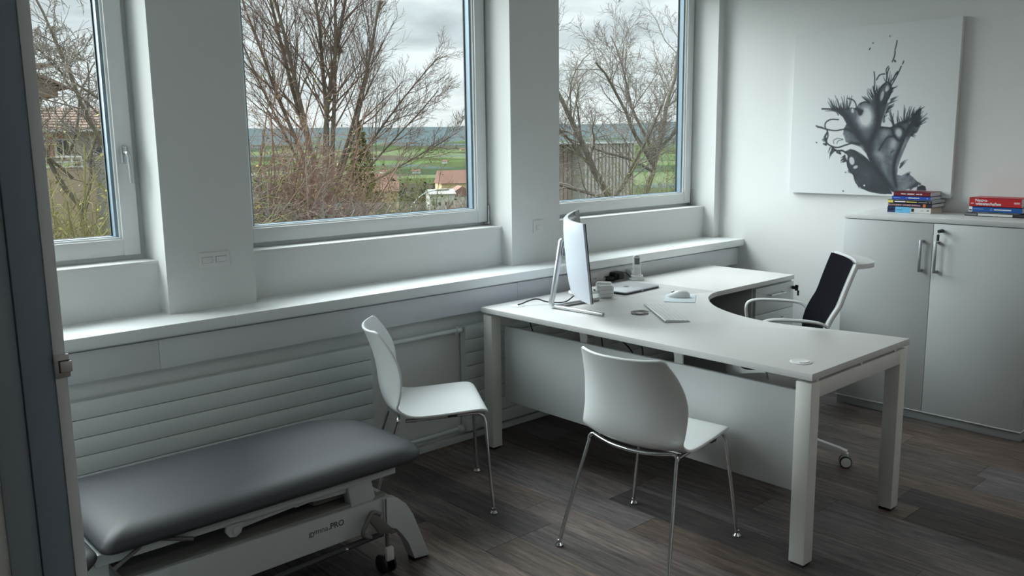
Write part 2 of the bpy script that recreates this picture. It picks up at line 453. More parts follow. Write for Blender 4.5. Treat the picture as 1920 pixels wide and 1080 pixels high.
# ------------------------------------------------------------------ windows
def window(idx, x0, x1, handle, hinge, label):
    w = thing('window_%d' % idx, ((x0 + x1) / 2, WY, 1.082), label, 'window', kind='structure')
    z0, z1 = 1.082, HEAD
    fw_ = 0.028
    b = B()
    for a in ((x0, x0 + .05, z0, z1), (x1 - .05, x1, z0, z1), (x0 + .05, x1 - .05, z0, z0 + .06), (x0 + .05, x1 - .05, z1 - .05, z1)):
        bx(b, a[0], a[1], WY + .012, WY + .085, a[2], a[3])
    finish('frame', b, m_frame, w, smooth=0)
    sx0, sx1, sz0, sz1 = x0 + fw_, x1 - (fw_ if handle else 0.012), z0 + .030, z1 - .03
    st = 0.068
    s = None
    b = B(); bx(b, sx0, sx0 + st, WY - .022, WY + .055, sz0, sz1, bev=.003); s = finish('stile', b, m_frame, w)
    b = B(); bx(b, sx1 - st, sx1, WY - .022, WY + .05, sz0, sz1, bev=.003); finish('stile', b, m_frame, w)
    b = B(); bx(b, sx0 + st, sx1 - st, WY - .021, WY + .05, sz0, sz0 + st, bev=.003); finish('rail', b, m_frame, w)
    b = B(); bx(b, sx0 + st, sx1 - st, WY - .021, WY + .05, sz1 - st, sz1, bev=.003); finish('rail', b, m_frame, w)
    gx0, gx1, gz0, gz1 = sx0 + st, sx1 - st, sz0 + st, sz1 - st
    b = B(); t = .008                                              # glazing bead
    for a in ((gx0, gx0 + t, gz0, gz1), (gx1 - t, gx1, gz0, gz1), (gx0 + t, gx1 - t, gz0, gz0 + t), (gx0 + t, gx1 - t, gz1 - t, gz1)):
        bx(b, a[0], a[1], WY - .010, WY + .004, a[2], a[3])
    finish('glazing_bead', b, m_bead, w, smooth=0)
    b = B(); t2 = .020
    for a in ((gx0, gx0 + t2, gz0, gz1), (gx1 - t2, gx1, gz0, gz1), (gx0 + t2, gx1 - t2, gz0, gz0 + .012), (gx0 + t2, gx1 - t2, gz1 - t2, gz1)):
        bx(b, a[0], a[1], WY + .004, WY + .040, a[2], a[3])
    finish('spacer', b, m_spacer, w, smooth=0)
    b = B(); t3 = .025
    for a in ((gx0, gx0 + t3, gz0, gz1), (gx1 - t3, gx1, gz0, gz1), (gx0 + t3, gx1 - t3, gz0, gz0 + .014), (gx0 + t3, gx1 - t3, gz1 - t3, gz1)):
        bx(b, a[0], a[1], WY + .041, WY + .049, a[2], a[3])
    finish('gasket', b, m_gasket, w, smooth=0)
    b = B(); bx(b, gx0 + .001, gx1 - .001, WY + .0415, WY + .0455, gz0 + .001, gz1 - .001); finish('pane', b, m_glass, w, smooth=0)
    # outer sill and inner ledge
    b = B(); bx(b, x0, x1, NY - .006, WY + .02, 1.080, 1.092, bev=.002); finish('ledge', b, m_wall, w)
    if handle:
        hx = sx1 - .036; hy = WY - .022
        b = B(); bx(b, hx - .014, hx + .014, hy - .012, hy, 1.492, 1.562, bev=.006, seg=3); h = finish('handle', b, m_steel, w, label='brushed steel window handle')
        b = B()
        tube(b, spline([(hx, hy - .008, 1.535), (hx, hy - .035, 1.535), (hx, hy - .048, 1.530), (hx + .003, hy - .05, 1.515), (hx + .005, hy - .05, 1.47), (hx + .007, hy - .05, 1.412)], 5), .0085, 12)
        finish('lever', b, m_steel, h)
    if hinge:
        b = B(); tube(b, [(x1 - .006, WY - .026, 1.116), (x1 - .006, WY - .026, 1.205)], .0055, 10)
        tube(b, [(x1 - .006, WY - .026, 1.100), (x1 - .006, WY - .026, 1.114)], .007, 10)
        bx(b, x1 - .035, x1 - .004, WY - .026, WY - .020, 1.103, 1.109)
        finish('hinge', b, m_steel, w, label='steel corner hinge')
    return w
window(4, *OPEN[0], False, True, 'hidden window beyond the left of the picture')
window(1, *OPEN[1], True, False, 'left window with a steel handle')
window(2, *OPEN[2], False, True, 'middle window with a corner hinge, behind the chairs')
window(3, *OPEN[3], False, True, 'right window above the monitor')

# ------------------------------------------------------------------ door frame in the left foreground
jl = thing('wall_left', (0.3, 2.2, 0), 'wall end with a blue grey door frame in the left foreground', 'wall', kind='structure')
b = B(); bx(b, XL + .01, 0.400, 2.185, 2.30, 0, CEIL); finish('plaster', b, m_wall, jl, smooth=0)
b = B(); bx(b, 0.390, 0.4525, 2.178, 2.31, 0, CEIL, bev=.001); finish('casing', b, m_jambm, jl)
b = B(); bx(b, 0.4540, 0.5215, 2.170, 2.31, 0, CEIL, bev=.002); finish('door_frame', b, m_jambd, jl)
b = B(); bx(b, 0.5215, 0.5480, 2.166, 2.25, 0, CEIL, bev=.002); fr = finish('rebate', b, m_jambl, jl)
b = B(); bx(b, 0.5205, 0.5535, 2.160, 2.1655, 1.028, 1.083, bev=.0008); sp = finish('strike_plate', b, mat('satin_steel_plate', (0.55, 0.54, 0.52), 0.35, metal=0.5, var=0.02), fr, label='satin steel strike plate')
b = B(); bx(b, 0.5295, 0.5545, 2.1585, 2.1605, 1.0405, 1.0695); finish('latch_surround', b, m_black, fr)
b = B(); bx(b, 0.5310, 0.5560, 2.150, 2.160, 1.0425, 1.0675, bev=.001); finish('latch', b, mat('satin_latch', (0.60, 0.57, 0.54), 0.35, metal=0.4, var=0.02), fr)

# ------------------------------------------------------------------ light switches and sockets in the wall
def socket_plate(name, x0, x1, z0, z1, y, cells, label, cat):
    t = thing(name, ((x0 + x1) / 2, y, z0), label, cat)
    b = B(); bx(b, x0, x1, y - .006, y, z0, z1, bev=.0015); finish('cover_plate', b, m_sock, t)
    for (a0, a1, c0, c1) in cells:
        b = B(); bx(b, a0 - .0012, a1 + .0012, y - .0066, y - .0055, c0 - .0012, c1 + .0012); finish('surround', b, m_sockline, t, smooth=0)
        b = B(); bx(b, a0, a1, y - .0085, y - .006, c0, c1, bev=.0008); finish('rocker', b, m_sock, t)
    return t
zc_ = 1.085
socket_plate('light_switch', 1.440, 1.571, 1.052, 1.116, PY, [(1.452, 1.497, 1.072, 1.096), (1.512, 1.557, 1.072, 1.096)],
             'white double switch plate on the pillar right of the left window', 'switch')
socket_plate('light_switch', 3.372, 3.447, 1.046, 1.118, PY, [(1 * 3.394, 3.426, 1.066, 1.088)],
             'small white single switch plate on the pillar behind the monitor', 'switch')
t = thing('power_socket', (3.84, 3.378, .72), 'white triple socket strip under the sill shelf behind the desk', 'socket')
b = B(); bx(b, 3.66, 4.06, 3.372, 3.378, 0.712, 0.806, bev=.0015); finish('cover_plate', b, m_sock, t)
for cx_ in (3.71, 3.80, 3.915, 4.01):
    b = B(); bx(b, cx_ - .036, cx_ + .036, 3.3705, 3.3725, 0.722, 0.797, bev=.001); f_ = finish('outlet', b, m_sock, t)
    b = B()
    for hxx in (-.009, 0, .009): lathe(b, [(0, 0), (.0026, 0), (.0026, .0012), (0, .0012)], 8, Matrix.Translation((cx_ + hxx, 3.3706, .765 - abs(hxx) * .3)) @ Matrix.Rotation(PI / 2, 4, 'X'))
    finish('pin_holes', b, m_black, f_)

# ------------------------------------------------------------------ radiators
def radiator(x0, x1, label, side, n=8, z1=0.624, pitch=0.0708):
    t = thing('radiator', ((x0 + x1) / 2, 3.42, z1 - n * pitch), label, 'radiator')
    b = B(); bx(b, x0 + .004, x1 - .004, 3.402, 3.438, z1 - n * pitch + .003, z1 - .006); finish('core', b, m_rad, t, smooth=0)
    for k in range(n):
        a = z1 - (k + 1) * pitch
        b = B(); bx(b, x0, x1, 3.386, 3.402, a + .0012, a + pitch - .0012, bev=.003); finish('panel', b, m_rad, t)
    for px_ in (x0 + .12, x1 - .12):
        b = B(); bx(b, px_ - .015, px_ + .015, 3.436, 3.449, z1 - n * pitch + .05, z1 - .05); finish('bracket', b, m_rad, t, smooth=0)
    return t
radiator(-0.65, 2.17, 'long white slatted radiator behind the treatment couch', 1)
radiator(2.742, 4.95, 'white slatted radiator behind the desk leg', -1)
def pipe(z, label):
    t = thing('heating_pipe', (2.455, 3.42, z), label, 'pipe')
    b = B(); tube(b, [(2.172, 3.418, z), (2.736, 3.418, z)], .0125, 14); finish('tube', b, m_rad, t)
    for xx, xe in ((2.175, 2.205), (2.700, 2.736)):
        b = B(); tube(b, [(xx, 3.418, z), (xx + .008, 3.418, z), (xx + .009, 3.418, z), (xe - .006, 3.418, z), (xe - .005, 3.418, z), (xe, 3.418, z)], [.019, .019, .0165, .0165, .019, .019], 12)
        finish('coupling', b, m_rad, t)
pipe(0.604, 'upper white heating pipe joining the two radiators')
pipe(0.074, 'lower white heating pipe joining the two radiators near the floor')

# ------------------------------------------------------------------ desk
def arc_pts(pts, n=5): return [(p.x, p.y) for p in spline([(a, c, 0) for a, c in pts], n)]
DX0, DX1, DY0, DY1, DZ = 2.753, 3.540, 1.473, 3.272, 0.740
curve = arc_pts([(3.541, 1.473), (3.500, 1.70), (3.458, 1.87), (3.436, 2.0), (3.436, 2.10), (3.462, 2.22), (3.515, 2.345), (3.585, 2.455), (3.665, 2.54), (3.76, 2.615), (3.86, 2.665), (3.938, 2.684)], 4)
dk = thing('corner_desk', (2.80, 1.50, 0), 'white corner desk with a curved inner edge and square cream legs', 'desk')
b = B()
prism(b, [(DX0, DY0)] + curve + [(3.938, 3.300), (DX0, 3.272)], DZ - .026, DZ, bev=.0012)
for f in b.faces: f.material_index = 1 if abs(f.normal.z) < 0.5 else 0
bmesh.ops.recalc_face_normals(b, faces=b.faces)
for f in b.faces: f.material_index = 1 if abs(f.normal.z) < 0.5 else 0
finish('tabletop', b, [m_desk, m_edge], dk)
b = B()
prism(b, [(3.9395, 2.684), (4.758, 2.692), (4.758, 3.318), (3.9395, 3.300)], DZ - .026, DZ, bev=.0012)
bmesh.ops.recalc_face_normals(b, faces=b.faces)
for f in b.faces: f.material_index = 1 if abs(f.normal.z) < 0.5 else 0
finish('return_top', b, [m_desk, m_edge], dk)
# end frames: two legs and a rail under a shadow gap
LT = 0.0615
def leg_at(x0, y0):
    b = B(); bx(b, x0, x0 + LT, y0, y0 + LT, 0.012, DZ - .038, bev=.002); l = finish('leg', b, m_leg, dk)
    b = B(); bx(b, x0 + .006, x0 + LT - .006, y0 + .006, y0 + LT - .006, 0.0, 0.012); finish('foot', b, m_black, l, smooth=0)
leg_at(2.762, 1.478); leg_at(3.476, 1.478)
leg_at(2.762, 3.205); leg_at(3.62, 3.235)
b = B(); bx(b, 2.762 + LT, 3.476, 1.4785, 1.478 + LT - .0005, DZ - .098, DZ - .038, bev=.0015); finish('end_rail', b, m_leg, dk)
b = B(); bx(b, 2.762 + LT, 3.62, 3.215, 3.265, DZ - .098, DZ - .038, bev=.0015); finish('end_rail', b, m_leg, dk)
for (a0, a1) in ((2.80, 2.815), (3.13, 3.145), (3.42, 3.435)):
    b = B(); bx(b, a0, a1, 1.4795, 1.53, DZ - .038, DZ - .026); finish('spacer', b, m_leg, dk, smooth=0)
for (a0, a1) in ((2.79, 2.81), (3.3, 3.32)):
    b = B(); bx(b, a0, a1, 3.22, 3.26, DZ - .038, DZ - .026); finish('spacer', b, m_leg, dk, smooth=0)
# long beams
for bx0 in (3.10, 3.38):
    b = B(); bx(b, bx0, bx0 + .04, 1.54, 3.214, DZ - .066, DZ - .027); finish('beam', b, mat('beam_grey', (0.35, 0.36, 0.36), 0.5, var=0.02), dk, smooth=0)
# modesty panel on curved brackets
b = B(); bx(b, 2.842, 2.860, 1.575, 3.200, 0.250, 0.641, bev=.0015); finish('modesty_panel', b, mat('modesty_white', (0.62, 0.645, 0.65), 0.5, var=0.01), dk)
for yy in (2.673, 2.133):
    b = B()
    pts = [(2.880, yy, .60), (2.880, yy, .650), (2.875, yy, .680), (2.860, yy, .700), (2.835, yy, .7085), (2.80, yy, .7095)]
    sp_ = spline(pts, 4)
    poly = []
    outer = [(p.x, p.z) for p in sp_]
    nrm = []
    for i, p in enumerate(sp_):
        a = sp_[max(i - 1, 0)]; c = sp_[min(i + 1, len(sp_) - 1)]
        d = (c - a).normalized(); nrm.append((-d.z, d.x))
    lo = [(o[0] + n_[0] * .004, o[1] + n_[1] * .004) for o, n_ in zip(outer, nrm)]
    hi = [(o[0] - n_[0] * .004, o[1] - n_[1] * .004) for o, n_ in zip(outer, nrm)]
    prism(b, lo + hi[::-1], yy - .021, yy + .021, axis='y')
    bmesh.ops.translate(b, verts=b.verts, vec=(-.012, 0, 0))
    finish('bracket', b, m_leg, dk)
# cable grommets
def grommet(x, y, part_of, lab=None):
    b = B(); lathe(b, [(0, DZ), (.030, DZ), (.036, DZ), (.039, DZ + .0005), (.040, DZ + .0025), (.036, DZ + .004), (.030, DZ + .0038), (.026, DZ + .003), (0, DZ + .003)], 36, Matrix.Translation((x, y, 0)))
    g = finish('cable_grommet', b, m_white, part_of)
    b = B(); tube(b, [(x + .029 * math.cos(a), y + .029 * math.sin(a), DZ + .0042) for a in [R(k) for k in range(200, 300, 8)]], .0016, 6)
    finish('slot', b, m_sockline, g)
grommet(2.879, 1.588, dk)
b = B(); lathe(b, [(0, DZ), (.036, DZ), (.038, DZ + .002), (.030, DZ + .003), (0, DZ + .003)], 30, Matrix.Translation((2.905, 3.165, 0))); finish('cable_grommet', b, m_white, dk)

# ------------------------------------------------------------------ pedestal with drawers under the return
pd = thing('drawer_pedestal', (4.58, 2.95, 0), 'pale drawer pedestal under the far end of the desk', 'drawer unit')
b = B(); bx(b, 4.335, 4.770, 2.718, 3.24, 0.035, 0.708, bev=.0015); finish('body', b, mat('pedestal_grey', (0.42, 0.44, 0.44), 0.5, var=0.01), pd)
b = B(); bx(b, 4.345, 4.760, 2.73, 3.23, 0.0, 0.035); finish('plinth', b, m_black, pd, smooth=0)
for i, (z0, z1) in enumerate(((.545, .700), (.290, .541), (.040, .286))):
    b = B(); bx(b, 4.352, 4.770, 2.700, 2.717, z0, z1, bev=.0015); d_ = finish('drawer', b, m_cab, pd)
    zh = (z1 - .045) if i else (z0 + .105)
    b = B(); tube(b, [(4.475, 2.699, zh), (4.475, 2.674, zh), (4.635, 2.674, zh), (4.635, 2.699, zh)], .0042, 8); finish('handle', b, m_alu, d_)
b = B(); lathe(b, [(0, 0), (.008, 0), (.008, .004), (0, .004)], 14, Matrix.Translation((4.742, 2.700, .664)) @ Matrix.Rotation(PI / 2, 4, 'X')); lk_ = finish('lock', b, m_steel, pd)
b = B(); bx(b, 4.7405, 4.7435, 2.672, 2.697, .654, .674); bx(b, 4.738, 4.746, 2.655, 2.676, .646, .682, bev=.003); bx(b, 4.7385, 4.7455, 2.648, 2.660, .618, .650, bev=.002)
finish('key', b, m_black, lk_, label='black key in the drawer lock')

# ------------------------------------------------------------------ cabinet
cb = thing('storage_cabinet', (4.97, 1.90, 0), 'light grey two-door storage cabinet against the right wall', 'cabinet')
CX, CY0, CY1 = 4.776, 1.400, 2.400
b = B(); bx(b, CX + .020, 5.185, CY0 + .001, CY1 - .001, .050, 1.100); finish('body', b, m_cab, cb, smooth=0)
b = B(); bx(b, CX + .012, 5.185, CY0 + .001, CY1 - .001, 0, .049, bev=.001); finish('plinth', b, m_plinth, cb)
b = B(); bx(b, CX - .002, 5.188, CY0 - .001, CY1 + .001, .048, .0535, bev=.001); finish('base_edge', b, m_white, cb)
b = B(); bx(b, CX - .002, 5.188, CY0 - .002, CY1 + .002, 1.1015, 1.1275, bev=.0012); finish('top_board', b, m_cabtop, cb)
for (y0, y1) in ((1.901, 2.399), (1.401, 1.8985)):
    b = B(); bx(b, CX, CX + .018, y0, y1, .0555, 1.0975, bev=.001); d_ = finish('door', b, m_cab, cb)
    hy = 1.951 if y0 > 1.9 else 1.872
    b = B()
    for zz in (.842, 1.000): bx(b, CX - .026, CX, hy - .007, hy + .007, zz - .007, zz + .007, bev=.0015)
    bx(b, CX - .034, CX - .026, hy - .007, hy + .007, .835, 1.007, bev=.0015)
    finish('handle', b, m_steel, d_)
    if y0 < 1.9:
        b = B(); lathe(b, [(0, 0), (.010, 0), (.010, .004), (0, .004)], 16, Matrix.Translation((CX, 1.855, 1.062)) @ Matrix.Rotation(-PI / 2, 4, 'Y')); k_ = finish('lock', b, m_black, d_)
        b = B(); bx(b, CX - .040, CX - .003, 1.8445, 1.8655, 1.054, 1.070, bev=.004); finish('key', b, m_black, d_, label='black key in the cabinet lock')
        b = B(); bx(b, CX - .034, CX - .028, 1.855, 1.869, 1.010, 1.044, bev=.0025); tube(b, [(CX - .031, 1.861, 1.042), (CX - .033, 1.858, 1.058)], .0012, 6); finish('key', b, m_black, d_, label='black spare key hanging below')
fan_ = None

# ------------------------------------------------------------------ books
BW = 1.1275
def book(x0, y0, y1, w, z0, z1, cover, pages, label, group, marks=(), rot=0.0, name='book', hard=0.0015):
    """spine faces -x; x0 spine plane, y0..y1 along the spine, w depth."""
    t = thing(name, (x0, (y0 + y1) / 2, z0), label, 'book', group, local=True, rotz=rot)
    L_ = (y1 - y0) / 2; H = z1 - z0
    b = B()
    bx(b, 0, w, -L_, L_, 0, hard); bx(b, 0, w, -L_, L_, H - hard, H)
    bx(b, 0, .0018, -L_, L_, 0.0, H)
    finish('cover', b, cover, t, smooth=0)
    b = B(); bx(b, .0018, w - .003, -L_ + .003, L_ - .003, hard, H - hard); finish('pages', b, pages, t, smooth=0)
    for mk in marks:
        kind = mk[0]
        if kind == 'block':      # (kind, a0, a1 fraction from the reader's left, h0, h1, mat)
            _, a0, a1, h0, h1, mm = mk
            b = B(); bx(b, -.0006, .0004, L_ - a1 * 2 * L_, L_ - a0 * 2 * L_, h0 * H, h1 * H); finish('spine_print', b, mm, t, smooth=0)
        elif kind == 'text':
            _, a, h, s_, txt, mm, bold = mk
            M_ = Matrix.Translation((-.0008, L_ - a * 2 * L_, h * H)) @ Matrix.Rotation(-PI / 2, 4, 'Z') @ Matrix.Rotation(PI / 2, 4, 'X')
            text_obj('title', txt, s_, M_, mm, t, bold=bold)
    return t
def bm_(n, c, r=0.4): return mat(n, c, r, var=0.02)
pg1 = bm_('page_cream', (0.58, 0.50, 0.42), .8); pg2 = bm_('page_white', (0.60, 0.60, 0.60), .8)
c_navy = bm_('cover_navy', (0.012, 0.03, 0.11)); c_cyan = bm_('cover_sky_blue', (0.14, 0.48, 0.74)); c_white = bm_('cover_white', (0.66, 0.67, 0.64))
c_dark = bm_('cover_dark', (0.012, 0.012, 0.03)); c_blue = bm_('cover_royal_blue', (0.012, 0.07, 0.42)); c_wine = bm_('cover_wine_red', (0.16, 0.006, 0.02))
c_red = bm_('cover_red', (0.48, 0.012, 0.02)); c_yel = bm_('print_yellow', (0.72, 0.62, 0.12)); c_or = bm_('print_orange', (0.62, 0.16, 0.05)); c_wp = bm_('print_white', (0.8, 0.8, 0.82))
c_pink = bm_('print_pale_pink', (0.72, 0.42, 0.45)); c_lb = bm_('print_pale_blue', (0.30, 0.42, 0.75)); c_grey = bm_('print_grey', (0.2, 0.2, 0.2)); c_dblue = bm_('cover_deep_blue', (0.008, 0.09, 0.34))
G1 = 'books stacked on the cabinet beside the painting'
X1 = 5.012
z = BW
book(X1, 2.016, 2.262, .165, z, z + .033, c_white, pg1, 'thick paperback with navy, sky blue and white spine at the bottom of the left stack', G1,
     [('block', 0, .185, 0, 1, c_navy), ('block', .19, .54, .02, 1, c_cyan), ('block', .56, .62, .22, .78, c_dark), ('block', .01, .16, .62, .70, c_wp), ('block', .01, .15, .42, .50, c_wp), ('block', .01, .10, .24, .30, c_wp),
      ('block', .22, .36, .44, .52, c_dblue), ('block', .76, .84, .44, .50, c_grey), ('block', .91, .96, .38, .62, c_grey)]); z += .0335
book(X1 - .002, 2.010, 2.258, .180, z, z + .021, c_dark, pg2, 'black student manual with an orange mark, second from the bottom of the left stack', G1,
     [('text', .36, .5, .0125, 'ATLS STUDENT COURSE MANUAL', c_pink, True), ('block', .80, .86, .08, .95, c_or)]); z += .0213
book(X1 - .001, 2.013, 2.262, .188, z, z + .015, c_dark, pg2, 'slim dark book with a yellow tab on its spine in the left stack', G1,
     [('block', 0, .13, .05, 1, c_yel), ('block', .16, .41, .35, .75, c_wp), ('block', .43, .67, .3, .7, c_yel), ('block', .70, .90, .3, .65, c_grey), ('block', .945, .97, .35, .65, c_pink)]); z += .0152
book(X1 + .003, 2.005, 2.268, .155, z, z + .0045, c_white, pg2, 'thin white booklet sticking out below the blue book in the left stack', G1); z += .0047
book(X1 + .001, 2.022, 2.240, .150, z, z + .020, c_blue, pg2, 'royal blue paperback below the wine red one in the left stack', G1,
     [('text', .38, .5, .011, 'C', c_lb, True), ('block', .43, .72, .42, .66, c_wp), ('block', .05, .22, .45, .55, c_lb), ('block', .90, .94, .35, .65, c_lb)]); z += .0202
book(X1 + .006, 2.026, 2.234, .145, z, z + .025, c_wine, pg2, 'wine red paperback on top of the left stack', G1,
     [('block', .21, .34, .40, .58, c_wp), ('block', .38, .57, .38, .60, c_wp), ('block', .62, .71, .40, .58, c_wp), ('block', .73, .78, .38, .62, c_wp)])
G2 = 'books stacked at the right end of the cabinet'
X2 = 5.030
z = BW
nb = thing('notebook', (X2, 1.69, z), 'dark folder with a white label at the bottom of the right stack', 'folder', G2, local=True)
b = B(); bx(b, 0, .14, -.155, .155, 0, .0185, bev=.006, seg=3); finish('cover', b, mat('folder_dark', (0.045, 0.045, 0.05), 0.4, var=0.03), nb)
b = B(); bx(b, -.0008, .001, -.088, .083, .0035, .0155); finish('spine_label', b, c_white, nb, smooth=0)
b = B(); bx(b, -.0008, .001, .090, .148, .0055, .0125); finish('spine_tape', b, c_grey, nb, smooth=0)
text_obj('title', 'Notes', .008, Matrix.Translation((-.001, -.125, .009)) @ Matrix.Rotation(-PI / 2, 4, 'Z') @ Matrix.Rotation(PI / 2, 4, 'X'), c_pink, nb)
bpy.data.objects.remove(nb.children[-1])
z += .0187
book(X2 + .004, 1.570, 1.802, .135, z, z + .0045, c_white, pg2, 'thin white brochure under the deep blue book in the right stack', G2); z += .0047
book(X2 + .002, 1.558, 1.822, .145, z, z + .029, c_dblue, pg2, 'deep blue paperback in the middle of the right stack', G2,
     [('block', 0, .065, 0, 1, c_wp), ('block', .005, .06, .2, .45, c_cyan), ('block', .08, .28, .52, .60, c_lb), ('block', .48, .80, .42, .62, c_wp), ('text', .43, .5, .016, 'C', c_lb, True)]); z += .0292
book(X2, 1.563, 1.822, .150, z, z + .048, c_red, pg2, 'thick red hardback with white title on top of the right stack', G2,
     [('text', .24, .70, .0215, 'Neuro-', c_wp, True), ('text', .375, .32, .0215, 'wissenschaften', c_wp, True), ('block', .86, .97, .40, .60, c_pink), ('block', .03, .09, .3, .42, c_pink)], hard=.002)

# ------------------------------------------------------------------ painting
pt = thing('painting', (5.18, 2.48, 1.21), 'large square white canvas with a black and grey flowing ink plant', 'painting')
UW, UH = 1.010, 1.000
def make_paint():
    W = 600
    D = np.zeros((W, W)); yy, xx = np.mgrid[0:W, 0:W]
    # drawing units: 742 x 1080 block inside the canvas
    q = [(.139, .999), (.855, .929), (.191, -.061), (.919, -.03)]
    def uv(p):
        a, c = p[0] / 742, p[1] / 1080
        u = (1 - c) * ((1 - a) * q[0][0] + a * q[1][0]) + c * ((1 - a) * q[2][0] + a * q[3][0])
        v = (1 - c) * ((1 - a) * q[0][1] + a * q[1][1]) + c * ((1 - a) * q[2][1] + a * q[3][1])
        return np.array([u * W, v * W])
    S = W / 1030.0
    def inpoly(P):
        P = [uv(p) for p in P]
        m_ = np.zeros((W, W), bool)
        j = len(P) - 1
        for i in range(len(P)):
            xi, yi = P[i]; xj, yj = P[j]
            c = ((yi > yy) != (yj > yy)) & (xx < (xj - xi) * (yy - yi) / (yj - yi + 1e-9) + xi)
            m_ ^= c; j = i
        return m_.astype(float)
    def blur(a, r):
        r = int(max(1, r))
        k = np.exp(-np.linspace(-2, 2, 2 * r + 1) ** 2); k /= k.sum()
        a = np.apply_along_axis(lambda v: np.convolve(v, k, 'same'), 0, a)
        return np.apply_along_axis(lambda v: np.convolve(v, k, 'same'), 1, a)
    def dist(P, n=4):
        P = [uv(p) for p in P]
        P = [np.array([v.x, v.y]) for v in spline([(p[0], p[1], 0) for p in P], n)] if len(P) > 2 else P
        d = np.full((W, W), 1e9)
        for a, c in zip(P[:-1], P[1:]):
            x0, x1 = int(max(0, min(a[0], c[0]) - 40)), int(min(W, max(a[0], c[0]) + 40)); y0, y1 = int(max(0, min(a[1], c[1]) - 40)), int(min(W, max(a[1], c[1]) + 40))
            if x1 <= x0 or y1 <= y0: continue
            X = xx[y0:y1, x0:x1]; Y = yy[y0:y1, x0:x1]
            ab = c - a; L2 = (ab ** 2).sum() + 1e-9
            t = np.clip(((X - a[0]) * ab[0] + (Y - a[1]) * ab[1]) / L2, 0, 1)
            dd = np.hypot(X - a[0] - t * ab[0], Y - a[1] - t * ab[1])
            d[y0:y1, x0:x1] = np.minimum(d[y0:y1, x0:x1], dd)
        return d
    rs = np.random.RandomState(5)
    def noise(n):
        g = rs.rand(n + 2, n + 2)
        u = np.linspace(0, n, W); i = u.astype(int); f = u - i; f = f * f * (3 - 2 * f)
        a = g[i][:, i] * (1 - f)[None, :] + g[i][:, i + 1] * f[None, :]
        c = g[i + 1][:, i] * (1 - f)[None, :] + g[i + 1][:, i + 1] * f[None, :]
        return a * (1 - f)[:, None] + c * f[:, None]
    nz = noise(16) * .5 + noise(40) * .3 + noise(100) * .2
    def over(a):
        nonlocal D
        D = 1 - (1 - D) * (1 - np.clip(a, 0, 1))
    body1 = [(490, 1022), (420, 1022), (350, 1008), (300, 985), (275, 950), (252, 912), (240, 880), (215, 850), (207, 815), (212, 780), (195, 750), (230, 735), (262, 745), (300, 765), (340, 800), (400, 880), (470, 980)]
    body2 = [(500, 1010), (420, 915), (365, 840), (330, 760), (290, 720), (235, 700), (200, 690), (180, 640), (190, 600), (205, 575), (180, 530), (140, 500), (115, 480), (160, 478), (205, 480), (235, 470), (262, 478), (283, 470), (295, 445), (325, 436), (345, 445), (385, 405), (405, 370), (440, 325), (475, 318), (487, 335), (480, 390), (462, 430), (448, 480), (432, 530), (420, 590), (470, 600), (520, 585), (550, 565), (575, 550), (605, 535), (630, 500), (650, 480), (662, 540), (655, 590), (640, 625), (600, 655), (580, 700), (560, 750), (540, 800), (525, 850), (520, 900), (545, 905), (580, 885), (615, 915), (650, 955), (640, 975), (600, 985), (560, 1000)]
    body3 = [(636, 998), (640, 978), (668, 966), (686, 975), (690, 1000)]
    b1, b2, b3 = inpoly(body1), inpoly(body2), inpoly(body3)
    over(blur(b1, 2) * (.74 + .3 * (nz - .5)))
    over(blur(b2, 2) * (.36 + .5 * (nz - .5)))
    over(blur(b3, 2) * .85)
    # dark soft bases
    MB_ = np.clip(blur(np.clip(b1 + b2 + b3, 0, 1), 3) * 1.3, 0, 1)
    def soft(P, w, s, a):
        d = dist(P); w = w * .85
        core = np.exp(-np.maximum(d - w * S, 0) / (1.2 * S)) * (d < 39)
        wide = np.exp(-np.maximum(d - w * S, 0) / (s * S)) * (d < 39)
        over(a * (core * (1 - MB_) * (1.0 if w < 9 else .35) + wide * MB_))
    def light(c, rx, ry, a, rot=0, edge=.25):
        nonlocal D
        p = uv(c); X = xx - p[0]; Y = yy - p[1]; cr_, sr = math.cos(rot), math.sin(rot)
        u = (X * cr_ + Y * sr) / (rx * S * 1.02); v = (-X * sr + Y * cr_) / (ry * S * .95)
        k = np.clip((1 - np.hypot(u, v)) / edge, 0, 1)
        D = D * (1 - a * k)
    soft([(140, 480), (180, 510), (215, 550), (245, 600), (290, 650), (330, 700)], 10, 22, .75)
    soft([(405, 430), (410, 500), (400, 590), (360, 680), (345, 730)], 6, 20, .7)
    soft([(390, 400), (430, 440), (455, 400), (480, 370)], 8, 14, .45)
    soft([(440, 560), (440, 500), (465, 450)], 8, 18, .35)
    soft([(600, 560), (570, 560), (540, 570), (500, 590)], 8, 14, .55)
    soft([(655, 490), (640, 540), (610, 590), (580, 640)], 9, 14, .6)
    soft([(345, 740), (375, 830), (430, 910), (490, 1000)], 6, 16, .6)
    soft([(560, 620), (530, 730), (505, 810), (500, 890), (515, 980)], 3, 10, .5)
    soft([(290, 975), (350, 990), (420, 1000), (470, 1010)], 12, 16, .5)
    soft([(600, 990), (640, 955), (655, 960)], 6, 10, .5)
    # pale lobes
    light((325, 530), 62, 95, .95, .05, .5); light((330, 640), 45, 55, .25, 0, .8)
    light((445, 640), 38, 55, .45, -.3, .7); light((500, 700), 38, 90, .72, -.25, .8); light((420, 780), 30, 100, .3, .5, .8); light((450, 880), 20, 90, .35, .4, .9)
    light((122, 572), 62, 28, .98, -.05, .25); light((140, 672), 62, 42, .98, .1, .3)
    light((215, 718), 20, 20, .75, 0, .6); light((298, 742), 28, 46, .8, .35, .7); light((243, 492), 12, 19, .9, .2, .4)
